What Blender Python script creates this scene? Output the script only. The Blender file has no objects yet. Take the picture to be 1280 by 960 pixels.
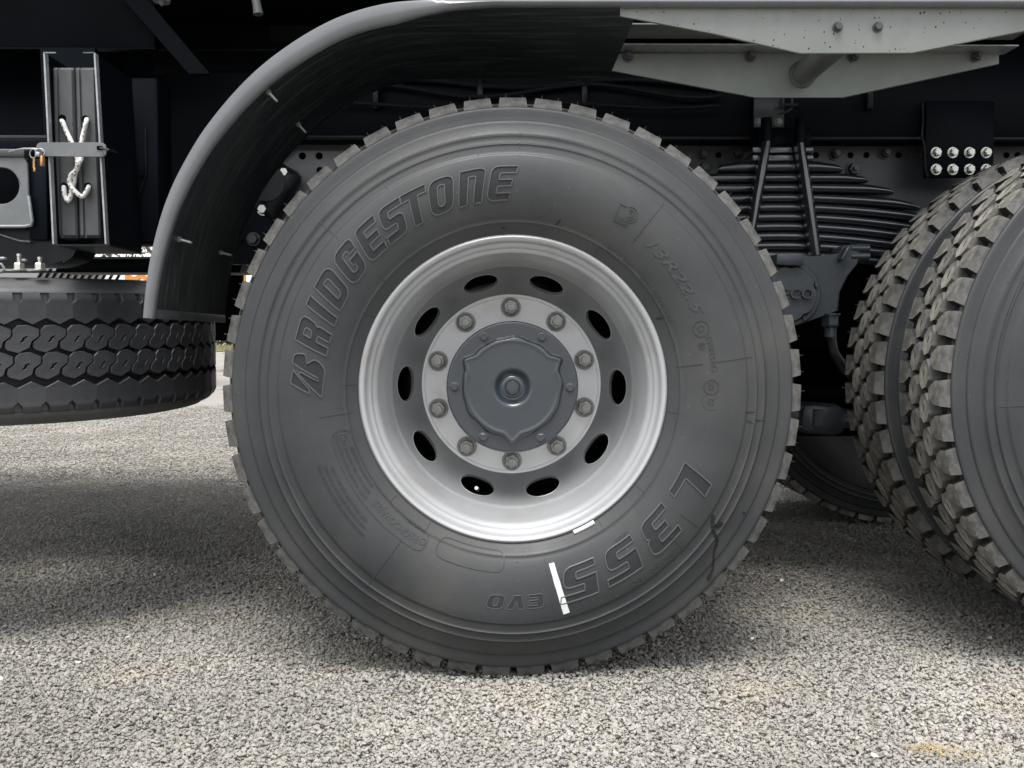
import bpy, bmesh, math, random
import numpy as np
from mathutils import Vector, Matrix, Euler
from mathutils.geometry import tessellate_polygon
random.seed(7); rng = np.random.default_rng(11)
SC = bpy.context.scene; COL = SC.collection
PI = math.pi; R_ = math.radians

# ------------------------------------------------------------------ camera
KY = 1.457
D0 = 1.494*KY                   # metres from the camera to the outer flange of the near wheel
F = 961.0*KY                    # focal length in pixels of a 1280 wide picture
AX = 0.554                      # loaded axle height
YAW = math.atan(20/F); PITCH = math.atan(57/F)
cam_d = bpy.data.cameras.new('camera'); cam = bpy.data.objects.new('camera', cam_d); COL.objects.link(cam)
cam_rot = Euler((PI/2-PITCH, 0, -YAW), 'XYZ'); RM = cam_rot.to_matrix()
def ray(px, py): return RM @ Vector(((px-640)/F, -(py-480)/F, -1))
_d = ray(641.5, 487); CAM = Vector((0, 0, AX)) - _d*(D0/_d.y)
def at(px, py, Y):              # a point of the chassis; its depths are noted in units of KY metres
    d = ray(px, py); p = CAM + d*((Y*KY-CAM.y)/d.y); return Vector((p.x, Y, p.z))
def T(v): return Vector((v[0], v[1]*KY, v[2]))
cam.location = CAM; cam.rotation_euler = cam_rot
cam_d.sensor_width = 36; cam_d.lens = 36*F/1280; cam_d.clip_start = 0.02; cam_d.clip_end = 2000
SC.camera = cam

# ------------------------------------------------------------------ light: bright overcast
SUN_EL, SUN_AZ = R_(66), R_(192)      # azimuth from +Y clockwise; high sun behind thin cloud, on the camera's side
w = bpy.data.worlds.new('World'); SC.world = w; w.use_nodes = True
nt = w.node_tree; bg = nt.nodes['Background']
sky = nt.nodes.new('ShaderNodeTexSky'); sky.sky_type = 'NISHITA'; sky.sun_disc = False
sky.sun_elevation = SUN_EL; sky.sun_rotation = SUN_AZ; sky.dust_density = 3; sky.air_density = 1.0
hs = nt.nodes.new('ShaderNodeHueSaturation'); hs.inputs['Saturation'].default_value = 0.22
nt.links.new(sky.outputs[0], hs.inputs['Color']); nt.links.new(hs.outputs[0], bg.inputs[0])
bg.inputs[1].default_value = 0.15
sd = bpy.data.lights.new('sun', 'SUN'); sd.energy = 1.75; sd.angle = R_(30); sd.color = (1, 0.97, 0.93)
so = bpy.data.objects.new('sun', sd); COL.objects.link(so)
so.rotation_euler = Vector((-math.sin(SUN_AZ)*math.cos(SUN_EL), -math.cos(SUN_AZ)*math.cos(SUN_EL), -math.sin(SUN_EL))).to_track_quat('-Z', 'Y').to_euler()
SC.view_settings.view_transform = 'Standard'; SC.view_settings.look = 'None'
SC.view_settings.exposure = 0.92; SC.view_settings.gamma = 1
SC.cycles.max_bounces = 6

# ------------------------------------------------------------------ materials
def mat(name, col, rough=0.5, metal=0.0, spec=0.5, var=0.0, vscale=8, col2=None, c2amt=(0.45, 0.65), c2scale=6,
        bump=0.0, bscale=80, coat=0.0, specks=None, speck_scale=60, speck_t=0.12, emit=None, rand=0.0, stretch=None, detail=6):
    m = bpy.data.materials.new(name); m.use_nodes = True; n = m.node_tree; L = n.links
    b = n.nodes['Principled BSDF']
    b.inputs['Roughness'].default_value = rough; b.inputs['Metallic'].default_value = metal
    b.inputs['Specular IOR Level'].default_value = spec; b.inputs['Coat Weight'].default_value = coat
    b.inputs['Coat Roughness'].default_value = 0.15
    tc = n.nodes.new('ShaderNodeTexCoord'); vec = tc.outputs['Object']
    if stretch:
        mp = n.nodes.new('ShaderNodeMapping'); mp.inputs['Scale'].default_value = stretch
        L.new(vec, mp.inputs[0]); vec = mp.outputs[0]
    rgb = n.nodes.new('ShaderNodeRGB'); rgb.outputs[0].default_value = (*col, 1); cur = rgb.outputs[0]
    def noise(s, d=detail, r=0.6):
        t = n.nodes.new('ShaderNodeTexNoise'); t.inputs['Scale'].default_value = s; t.inputs['Detail'].default_value = d
        t.inputs['Roughness'].default_value = r; L.new(vec, t.inputs['Vector']); return t.outputs['Fac']
    def ramp(f, a, b_):
        r = n.nodes.new('ShaderNodeMapRange'); r.inputs['From Min'].default_value = a; r.inputs['From Max'].default_value = b_
        L.new(f, r.inputs['Value']); return r.outputs[0]
    def mix(f, a, c):
        x = n.nodes.new('ShaderNodeMix'); x.data_type = 'RGBA'; L.new(f, x.inputs[0]); L.new(a, x.inputs[6])
        if isinstance(c, tuple): x.inputs[7].default_value = (*c, 1)
        else: L.new(c, x.inputs[7])
        return x.outputs[2]
    if col2: cur = mix(ramp(noise(c2scale), *c2amt), cur, col2)
    if var:
        hsv = n.nodes.new('ShaderNodeHueSaturation')
        r = n.nodes.new('ShaderNodeMapRange'); r.inputs['From Min'].default_value = .3; r.inputs['From Max'].default_value = .7
        r.inputs['To Min'].default_value = 1-var; r.inputs['To Max'].default_value = 1+var
        L.new(noise(vscale, 10, .7), r.inputs['Value']); L.new(r.outputs[0], hsv.inputs['Value']); L.new(cur, hsv.inputs['Color']); cur = hsv.outputs[0]
    if rand:
        oi = n.nodes.new('ShaderNodeObjectInfo')
        hsv = n.nodes.new('ShaderNodeHueSaturation'); r = n.nodes.new('ShaderNodeMapRange')
        r.inputs['To Min'].default_value = 1-rand; r.inputs['To Max'].default_value = 1+rand
        L.new(oi.outputs['Random'], r.inputs['Value']); L.new(r.outputs[0], hsv.inputs['Value']); L.new(cur, hsv.inputs['Color']); cur = hsv.outputs[0]
    if specks:
        v = n.nodes.new('ShaderNodeTexVoronoi'); v.inputs['Scale'].default_value = speck_scale; L.new(vec, v.inputs['Vector'])
        nz = noise(9, 2); th = n.nodes.new('ShaderNodeMath'); th.operation = 'MULTIPLY'; th.inputs[1].default_value = speck_t*2
        L.new(nz, th.inputs[0])
        lt = n.nodes.new('ShaderNodeMath'); lt.operation = 'LESS_THAN'; L.new(v.outputs['Distance'], lt.inputs[0]); L.new(th.outputs[0], lt.inputs[1])
        sp = n.nodes.new('ShaderNodeSeparateColor'); L.new(v.outputs['Color'], sp.inputs[0])
        g = n.nodes.new('ShaderNodeMath'); g.operation = 'GREATER_THAN'; g.inputs[1].default_value = 0.55; L.new(sp.outputs[0], g.inputs[0])
        mu = n.nodes.new('ShaderNodeMath'); mu.operation = 'MULTIPLY'; L.new(lt.outputs[0], mu.inputs[0]); L.new(g.outputs[0], mu.inputs[1])
        cur = mix(mu.outputs[0], cur, specks)
    L.new(cur, b.inputs['Base Color'])
    if bump:
        bp = n.nodes.new('ShaderNodeBump'); bp.inputs['Strength'].default_value = bump; bp.inputs['Distance'].default_value = 0.002
        L.new(noise(bscale, 8, .65), bp.inputs['Height']); L.new(bp.outputs[0], b.inputs['Normal'])
    if emit:
        b.inputs['Emission Color'].default_value = (*col, 1); b.inputs['Emission Strength'].default_value = emit
    return m
M = {}
M['side'] = mat('sidewall_rubber', (.027, .030, .033), .42, spec=.5, var=.14, vscale=5, col2=(.05, .051, .05), c2amt=(.42, .8), c2scale=3.2, bump=.12, bscale=260, specks=(.25, .24, .22), speck_scale=85, speck_t=.05)
M['letter'] = mat('letter_rubber', (.023, .025, .027), .7, spec=.3, bump=.25, bscale=900)
M['moulded'] = mat('moulded_rubber', (.045, .048, .05), .4, spec=.5, var=.1)
M['ridge'] = mat('ridge_rubber', (.075, .078, .08), .38, spec=.5, var=.1)
M['tread'] = mat('dusty_tread_rubber', (.14, .136, .122), .8, spec=.25, var=.35, vscale=30, col2=(.33, .315, .275), c2amt=(.4, .66), c2scale=22, bump=.5, bscale=180, rand=.12)
M['gapwall'] = mat('shaded_gap_wall_rubber', (.026, .026, .026), .75, spec=.25, var=.3, vscale=40, col2=(.09, .087, .08), c2amt=(.5, .75), c2scale=25)  # clean rubber, darkened further so the gaps between blocks look deeply shaded
M['lugside'] = mat('tread_wall_rubber', (.064, .065, .064), .65, spec=.3, var=.3, vscale=40, col2=(.135, .132, .122), c2amt=(.45, .72), c2scale=20, bump=.3, bscale=150, rand=.1)
M['groove'] = mat('shaded_groove_rubber', (.018, .018, .018), .85, spec=.2, var=.3, vscale=20, col2=(.06, .057, .05), c2amt=(.55, .8), c2scale=14)  # floor of the tread, its gap shade put into the dark colour
M['sp_tread'] = mat('spare_tread_rubber', (.036, .038, .042), .42, spec=.5, var=.25, vscale=20, bump=.15, bscale=120, rand=.12)
M['sp_groove'] = mat('spare_groove_rubber', (.012, .012, .014), .6, spec=.3)
M['sp_side'] = mat('spare_sidewall_rubber', (.085, .088, .09), .5, spec=.45, var=.25, vscale=8, bump=.1, bscale=100)
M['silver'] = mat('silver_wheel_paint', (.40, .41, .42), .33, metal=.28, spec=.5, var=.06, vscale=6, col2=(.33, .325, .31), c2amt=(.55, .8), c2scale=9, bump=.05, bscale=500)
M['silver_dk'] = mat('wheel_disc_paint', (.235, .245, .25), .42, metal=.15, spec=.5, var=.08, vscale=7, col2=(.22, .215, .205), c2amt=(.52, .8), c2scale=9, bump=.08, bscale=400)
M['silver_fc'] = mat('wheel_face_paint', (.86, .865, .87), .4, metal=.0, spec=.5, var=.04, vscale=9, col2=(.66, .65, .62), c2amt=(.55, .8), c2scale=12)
M['cap'] = mat('hub_cap_paint', (.029, .036, .045), .27, spec=.6, coat=.5, var=.1, vscale=14, bump=.06, bscale=200)
M['nut'] = mat('zinc_nut_steel', (.36, .365, .35), .38, metal=.4, var=.3, vscale=60)
M['bolt'] = mat('bright_zinc_bolt', (.62, .62, .58), .33, metal=.75, var=.1, vscale=60)
M['dull'] = mat('dull_bolt', (.05, .055, .06), .4, spec=.5)
M['black'] = mat('black_chassis_paint', (.0028, .0046, .0075), .45, spec=.07, var=.3, vscale=5, bump=.06, bscale=60)
M['gloss'] = mat('glossy_black_paint', (.006, .008, .010), .3, spec=.22, var=.2, vscale=6, bump=.08, bscale=40)
M['rail'] = mat('frame_rail_paint', (.045, .05, .056), .38, spec=.5, var=.15, vscale=5, specks=(.004, .004, .005), speck_scale=70, speck_t=.1)
M['dark'] = mat('underbody_black', (.002, .0026, .0032), .7, spec=.05)
M['spring'] = mat('spring_paint', (.019, .024, .03), .22, spec=.8, coat=1.0, bump=.25, bscale=60, stretch=(.4, 1, 3))
M['cast'] = mat('cast_iron_paint', (.034, .042, .05), .42, spec=.5, bump=.5, bscale=130)
M['guard'] = mat('mudguard_plastic', (.022, .028, .032), .3, spec=.45, var=.6, vscale=9, col2=(.095, .10, .10), c2amt=(.5, .74), c2scale=5, bump=.25, bscale=20, stretch=(1.2, 12, 1.2))
M['lip'] = mat('mudguard_edge_sky_sheen', (.115, .122, .132), .3, spec=.6, coat=.5, var=.12, vscale=9, specks=(.05, .05, .06), speck_scale=40, speck_t=.04)  # lighter than the guard: the sky's reflection is put into this grey
M['olive'] = mat('olive_grey_steel_paint', (.20, .212, .20), .42, metal=.3, spec=.5, var=.3, vscale=4, col2=(.10, .11, .10), c2amt=(.48, .72), c2scale=4, specks=(.02, .02, .02), speck_scale=105, speck_t=.15, stretch=(1, 1, .8))
M['olive2'] = mat('pale_green_grey_paint', (.17, .187, .17), .4, metal=.3, spec=.5, var=.2, vscale=3, specks=(.03, .03, .03), speck_scale=60, speck_t=.05)
M['chock'] = mat('ribbed_grey_plastic', (.075, .08, .084), .5, spec=.4, var=.3, vscale=14, specks=(.004, .004, .004), speck_scale=55, speck_t=.08, stretch=(1, 1, .5))
M['grey'] = mat('grey_steel_paint', (.13, .14, .145), .42, spec=.5, var=.18, vscale=20, specks=(.02, .02, .02), speck_scale=90, speck_t=.08)
M['edge'] = mat('worn_metal_edge', (.30, .32, .33), .4, metal=.3, spec=.5, var=.3, vscale=50)
M['rope'] = mat('white_rope_fibre', (.80, .79, .76), .8, spec=.2, bump=.8, bscale=500)
M['fleck'] = mat('black_rope_fleck', (.01, .01, .012), .8, spec=.2)
M['brass'] = mat('brass', (.50, .27, .10), .35, metal=.7, var=.3, vscale=60)
M['hole'] = mat('black_bore', (.002, .002, .003), .9, spec=.05)
M['white'] = mat('white_paint_mark', (.62, .63, .63), .6, var=.15, vscale=80)
M['ink'] = mat('black_marker_smear', (.005, .006, .007), .6, spec=.4)
M['hose'] = mat('rubber_hose', (.015, .017, .02), .45)
M['stone'] = mat('gravel_stone', (.325, .313, .29), .85, spec=.2, var=.14, vscale=120, rand=.16, bump=.3, bscale=600)
M['stone2'] = mat('warm_gravel_stone', (.345, .322, .28), .85, spec=.2, var=.14, vscale=120, rand=.16, bump=.3, bscale=600)
M['chip'] = mat('white_stone_chip', (.78, .76, .72), .8, spec=.3, var=.1, vscale=100)
M['twig'] = mat('dry_green_grass_stem', (.16, .2, .12), .8)
M['sand'] = mat('ochre_sand', (.5, .38, .18), .9, var=.2, vscale=200)
M['orange'] = mat('orange_machine_paint', (.55, .20, .03), .5, var=.1, vscale=10)
M['bwhite'] = mat('white_cladding', (.80, .80, .80), .6)
M['slat'] = mat('grey_cladding', (.22, .22, .22), .6)
M['leaf'] = mat('foliage', (.06, .075, .04), .8, var=.3, vscale=4)
M['bark'] = mat('bark', (.10, .08, .06), .9)
M['grass'] = mat('grass_blades', (.22, .215, .11), .8, var=.3, vscale=.6)

def concentric(m, amp, bump_):
    n = m.node_tree; L = n.links; b = n.nodes['Principled BSDF']
    tc = n.nodes.new('ShaderNodeTexCoord'); sp = n.nodes.new('ShaderNodeSeparateXYZ'); L.new(tc.outputs['Object'], sp.inputs[0])
    cb = n.nodes.new('ShaderNodeCombineXYZ'); L.new(sp.outputs[0], cb.inputs[0]); L.new(sp.outputs[2], cb.inputs[2])
    ln = n.nodes.new('ShaderNodeVectorMath'); ln.operation = 'LENGTH'; L.new(cb.outputs[0], ln.inputs[0])
    at2 = n.nodes.new('ShaderNodeMath'); at2.operation = 'ARCTAN2'; L.new(sp.outputs[0], at2.inputs[0]); L.new(sp.outputs[2], at2.inputs[1])
    ms = n.nodes.new('ShaderNodeMath'); ms.operation = 'MULTIPLY'; ms.inputs[1].default_value = .012; L.new(at2.outputs[0], ms.inputs[0])
    c2 = n.nodes.new('ShaderNodeCombineXYZ'); L.new(ln.outputs['Value'], c2.inputs[0]); L.new(ms.outputs[0], c2.inputs[1])
    nz = n.nodes.new('ShaderNodeTexNoise'); nz.inputs['Scale'].default_value = 170; nz.inputs['Detail'].default_value = 6; nz.inputs['Roughness'].default_value = .7; L.new(c2.outputs[0], nz.inputs['Vector'])
    n2 = n.nodes.new('ShaderNodeTexNoise'); n2.inputs['Scale'].default_value = 2.2; n2.inputs['Detail'].default_value = 7; n2.inputs['Roughness'].default_value = .65; L.new(tc.outputs['Object'], n2.inputs['Vector'])
    mr = n.nodes.new('ShaderNodeMapRange'); mr.inputs['From Min'].default_value = .3; mr.inputs['From Max'].default_value = .7; mr.inputs['To Min'].default_value = 1-amp; mr.inputs['To Max'].default_value = 1+amp; L.new(nz.outputs[0], mr.inputs[0])
    hs_ = n.nodes.new('ShaderNodeHueSaturation'); L.new(mr.outputs[0], hs_.inputs['Value']); src = b.inputs['Base Color'].links[0].from_socket; L.new(src, hs_.inputs['Color'])
    dm = n.nodes.new('ShaderNodeMapRange'); dm.inputs['From Min'].default_value = .52; dm.inputs['From Max'].default_value = .72; dm.inputs['To Max'].default_value = .3; L.new(n2.outputs[0], dm.inputs[0])
    mx = n.nodes.new('ShaderNodeMix'); mx.data_type = 'RGBA'; L.new(dm.outputs[0], mx.inputs[0]); L.new(hs_.outputs[0], mx.inputs[6]); mx.inputs[7].default_value = (.10, .092, .078, 1); L.new(mx.outputs[2], b.inputs['Base Color'])
    rr = n.nodes.new('ShaderNodeMapRange'); rr.inputs['From Min'].default_value = .35; rr.inputs['From Max'].default_value = .7; rr.inputs['To Min'].default_value = .36; rr.inputs['To Max'].default_value = .62; L.new(n2.outputs[0], rr.inputs[0]); L.new(rr.outputs[0], b.inputs['Roughness'])
    bp = n.nodes.new('ShaderNodeBump'); bp.inputs['Strength'].default_value = bump_; bp.inputs['Distance'].default_value = .0012; L.new(nz.outputs[0], bp.inputs['Height'])
    if b.inputs['Normal'].links: L.new(b.inputs['Normal'].links[0].from_socket, bp.inputs['Normal'])
    L.new(bp.outputs[0], b.inputs['Normal'])
concentric(M['side'], .05, .12)

def patches(m):
    n = m.node_tree; L = n.links; b = n.nodes['Principled BSDF']; g = n.nodes.new('ShaderNodeNewGeometry')
    nz = n.nodes.new('ShaderNodeTexNoise'); nz.inputs['Scale'].default_value = 1.7; nz.inputs['Detail'].default_value = 5; L.new(g.outputs['Position'], nz.inputs['Vector'])
    mr = n.nodes.new('ShaderNodeMapRange'); mr.inputs['From Min'].default_value = .3; mr.inputs['From Max'].default_value = .7; mr.inputs['To Min'].default_value = .74; mr.inputs['To Max'].default_value = 1.2; L.new(nz.outputs[0], mr.inputs[0])
    h = n.nodes.new('ShaderNodeHueSaturation'); L.new(mr.outputs[0], h.inputs['Value']); L.new(b.inputs['Base Color'].links[0].from_socket, h.inputs['Color'])
    n2 = n.nodes.new('ShaderNodeTexNoise'); n2.inputs['Scale'].default_value = 3.1; n2.inputs['Detail'].default_value = 4; L.new(g.outputs['Position'], n2.inputs['Vector'])
    m2 = n.nodes.new('ShaderNodeMapRange'); m2.inputs['From Min'].default_value = .55; m2.inputs['From Max'].default_value = .75; m2.inputs['To Max'].default_value = .45; L.new(n2.outputs[0], m2.inputs[0])
    mx = n.nodes.new('ShaderNodeMix'); mx.data_type = 'RGBA'; L.new(m2.outputs[0], mx.inputs[0]); L.new(h.outputs[0], mx.inputs[6]); mx.inputs[7].default_value = (.40, .35, .26, 1); L.new(mx.outputs[2], b.inputs['Base Color'])
patches(M['stone']); patches(M['stone2'])

# ground: gravel matrix below the stones, with the relief of stones too far away to be built
def ground_mat():
    m = bpy.data.materials.new('gravel_ground'); m.use_nodes = True; n = m.node_tree; L = n.links; b = n.nodes['Principled BSDF']
    b.inputs['Roughness'].default_value = .9; b.inputs['Specular IOR Level'].default_value = .2
    tc = n.nodes.new('ShaderNodeTexCoord')
    v = n.nodes.new('ShaderNodeTexVoronoi'); v.inputs['Scale'].default_value = 95; L.new(tc.outputs['Object'], v.inputs['Vector'])
    sc = n.nodes.new('ShaderNodeSeparateColor'); L.new(v.outputs['Color'], sc.inputs[0])
    cr = n.nodes.new('ShaderNodeValToRGB'); cr.color_ramp.elements[0].color = (.20, .185, .165, 1); cr.color_ramp.elements[1].color = (.46, .44, .405, 1)
    L.new(sc.outputs[0], cr.inputs[0])
    n2 = n.nodes.new('ShaderNodeTexNoise'); n2.inputs['Scale'].default_value = 1.3; n2.inputs['Detail'].default_value = 8; L.new(tc.outputs['Object'], n2.inputs['Vector'])
    h = n.nodes.new('ShaderNodeHueSaturation'); r = n.nodes.new('ShaderNodeMapRange'); r.inputs['From Min'].default_value = .3; r.inputs['From Max'].default_value = .7
    r.inputs['To Min'].default_value = .82; r.inputs['To Max'].default_value = 1.12
    L.new(n2.outputs[0], r.inputs[0]); L.new(r.outputs[0], h.inputs['Value']); L.new(cr.outputs[0], h.inputs['Color'])
    L.new(h.outputs[0], b.inputs['Base Color'])
    bp = n.nodes.new('ShaderNodeBump'); bp.inputs['Distance'].default_value = .008; bp.inputs['Strength'].default_value = .9; bp.invert = True
    L.new(v.outputs['Distance'], bp.inputs['Height']); L.new(bp.outputs[0], b.inputs['Normal'])
    return m
M['ground'] = ground_mat()

# ------------------------------------------------------------------ mesh helpers
class MB:
    def __init__(s): s.v = []; s.f = []
    def add(s, vs, fs):
        o = len(s.v); s.v += [tuple(v) for v in vs]; s.f += [tuple(i+o for i in f) for f in fs]; return s
    def box(s, c, size, rot=None, bev=0.0):
        bm = bmesh.new(); bmesh.ops.create_cube(bm, size=1)
        bmesh.ops.scale(bm, vec=Vector(size), verts=bm.verts)
        if bev: bmesh.ops.bevel(bm, geom=bm.edges[:], offset=bev, segments=2, affect='EDGES', profile=.5)
        Mx = Matrix.Translation(Vector(c)) @ (rot.to_matrix().to_4x4() if rot else Matrix())
        s.bm(bm, Mx); return s
    def bm(s, bm, Mx=Matrix()):
        bm.verts.index_update(); s.add([Mx @ v.co for v in bm.verts], [[v.index for v in f.verts] for f in bm.faces]); bm.free(); return s
    def bb(s, x0, x1, y0, y1, z0, z1, bev=0.0):
        return s.box(((x0+x1)/2, (y0+y1)/2, (z0+z1)/2), (abs(x1-x0), abs(y1-y0), abs(z1-z0)), bev=bev)
    def cyl(s, p0, p1, r, seg=16, r1=None, caps=True):
        p0 = Vector(p0); p1 = Vector(p1); r1 = r if r1 is None else r1
        q = (p1-p0).to_track_quat('Z', 'Y').to_matrix(); vs = []
        for p, rr in ((p0, r), (p1, r1)):
            for i in range(seg):
                a = 2*PI*i/seg; vs.append(p + q @ Vector((rr*math.cos(a), rr*math.sin(a), 0)))
        fs = [(i, (i+1) % seg, seg+(i+1) % seg, seg+i) for i in range(seg)]
        if caps: fs += [tuple(range(seg))[::-1], tuple(range(seg, 2*seg))]
        return s.add(vs, fs)
    def lathe(s, prof, seg=64, closed=False):      # prof: (r, y); axis Y
        n = len(prof); vs = []
        for i in range(seg):
            a = 2*PI*i/seg
            for r, y in prof: vs.append((r*math.sin(a), y, r*math.cos(a)))
        fs = []
        for i in range(seg):
            j = (i+1) % seg
            for k in range(n if closed else n-1):
                l = (k+1) % n
                fs.append((i*n+k, i*n+l, j*n+l, j*n+k))
        return s.add(vs, fs)
    def tube(s, pts, r, seg=8, caps=True):
        pts = [Vector(p) for p in pts]; vs = []; up = None; n = len(pts)
        for i, p in enumerate(pts):
            t = (pts[min(i+1, n-1)]-pts[max(i-1, 0)]).normalized()
            if up is None:
                up = t.orthogonal().normalized()
            up = (up - t*up.dot(t)).normalized(); sd_ = t.cross(up)
            rr = r[i] if isinstance(r, (list, tuple)) else r
            for k in range(seg):
                a = 2*PI*k/seg; vs.append(p + (up*math.cos(a)+sd_*math.sin(a))*rr)
        fs = [(i*seg+k, i*seg+(k+1) % seg, (i+1)*seg+(k+1) % seg, (i+1)*seg+k) for i in range(n-1) for k in range(seg)]
        if caps: fs += [tuple(range(seg))[::-1], tuple((n-1)*seg+k for k in range(seg))]
        return s.add(vs, fs)
    def prism(s, loops, f, h0, h1, bevel=0.0):
        """polygon (with holes) in (u,v) extruded from h0 to h1 through the map f(u,v,h)"""
        tri = tessellate_polygon([[Vector((x, y, 0)) for x, y in lp] for lp in loops])
        flat = [p for lp in loops for p in lp]; n = len(flat)
        vs = [f(x, y, h1) for x, y in flat] + [f(x, y, h0) for x, y in flat]
        fs = [tuple(t) for t in tri] + [tuple(n+i for i in t)[::-1] for t in tri]
        o = 0
        for lp in loops:
            m_ = len(lp)
            for i in range(m_):
                a, b = o+i, o+(i+1) % m_; fs.append((a, b, n+b, n+a))
            o += m_
        return s.add(vs, fs)
    def mesh(s, name, m, ang=35, side=None):
        me = bpy.data.meshes.new(name); me.from_pydata([tuple(v) for v in s.v], [], s.f); me.validate()
        bm = bmesh.new(); bm.from_mesh(me); bmesh.ops.recalc_face_normals(bm, faces=bm.faces); bm.to_mesh(me); bm.free()
        me.polygons.foreach_set('use_smooth', [True]*len(me.polygons)); me.set_sharp_from_angle(angle=R_(ang))
        if m: me.materials.append(m)
        if side:                                   # walls of a block are clean rubber, painted darker as shade in the gaps, the worn top is dusty
            me.materials.append(side); me.materials.append(M['gapwall'])
            for p in me.polygons:
                c = p.center; rad_ = Vector((c.x, 0, c.z)).normalized()
                if abs(p.normal.dot(rad_)) < .5: p.material_index = 1 if abs(p.normal.y) > .6 else 2
        return me

WP = {}    # world place of every object
def link(name, me, parent=None, loc=(0, 0, 0), rot=None):
    """loc is in world space; rotation only on leaves or on empties whose children are placed with local=True"""
    o = bpy.data.objects.new(name, me); COL.objects.link(o)
    loc = Vector(loc); base = Vector((0, 0, 0))
    if parent: o.parent = parent; base = WP[parent.name]
    o.location = loc-base; WP[o.name] = loc
    if rot: o.rotation_euler = rot
    return o
def part(name, mb, m, parent, ang=35, bevel=0, raw=False):
    """mb holds world coordinates (depth in KY units unless raw); its origin is moved to the middle of its bounds"""
    a = np.array(mb.v, dtype=float)
    if not raw: a[:, 1] *= KY
    c = (a.min(0)+a.max(0))/2
    mb.v = [tuple(p) for p in (a-c)]
    o = link(name, mb.mesh(name, m, ang), parent, c)
    if bevel:
        bv = o.modifiers.new('bevel', 'BEVEL'); bv.width = bevel; bv.segments = 2; bv.limit_method = 'ANGLE'; bv.angle_limit = R_(40)
    return o
def local(name, me, parent, loc=(0, 0, 0), rot=None):
    o = bpy.data.objects.new(name, me); COL.objects.link(o); o.parent = parent; o.location = loc
    if rot: o.rotation_euler = rot
    return o
def thing(o, label, cat, group=None):
    o['label'] = label; o['category'] = cat
    if group: o['group'] = group
    return o
def setting(o, kind='structure'): o['kind'] = kind; return o
def rpoly(pts, n=5):
    """polygon with rounded corners; pts (x,y[,r])"""
    out = []; P = [(p[0], p[1], p[2] if len(p) > 2 else 0) for p in pts]; k = len(P)
    for i in range(k):
        p = Vector(P[i][:2]); r = P[i][2]
        if r <= 0: out.append(tuple(p)); continue
        a = Vector(P[i-1][:2])-p; b = Vector(P[(i+1) % k][:2])-p
        r_ = min(r, a.length*.49, b.length*.49); A = p+a.normalized()*r_; B = p+b.normalized()*r_
        for j in range(n+1):
            t = j/n; q = A*(1-t)**2+p*2*t*(1-t)+B*t*t; out.append(tuple(q))
    return out
def resample(lp, step, closed=True):
    out = []; n = len(lp)
    for i in range(n if closed else n-1):
        a = Vector(lp[i]); b = Vector(lp[(i+1) % n]); m_ = max(1, int((b-a).length/step))
        for j in range(m_): out.append(tuple(a.lerp(b, j/m_)))
    if not closed: out.append(tuple(lp[-1]))
    return out
def hexnut(mb, c, ax, r, h, washer=None, stud=None, ro=0.0):
    c = Vector(c); ax = Vector(ax).normalized(); q = ax.to_track_quat('Z', 'Y').to_matrix(); z = 0
    if washer: mb.cyl(c, c+ax*washer[1], washer[0], 20); z = washer[1]
    pts = []
    for rr, hh in ((r, z), (r, z+h*.85), (r*.88, z+h)):
        for i in range(6):
            a = PI/3*i+ro; pts.append(c+q @ Vector((rr*math.cos(a), rr*math.sin(a), hh)))
    fs = [(k*6+i, k*6+(i+1) % 6, k*6+6+(i+1) % 6, k*6+6+i) for k in range(2) for i in range(6)]+[tuple(range(12, 18))]
    mb.add(pts, fs)
    if stud: mb.cyl(c+ax*z, c+ax*(z+h+stud[1]), stud[0], 14, stud[0]*.93)
    return mb

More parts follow.
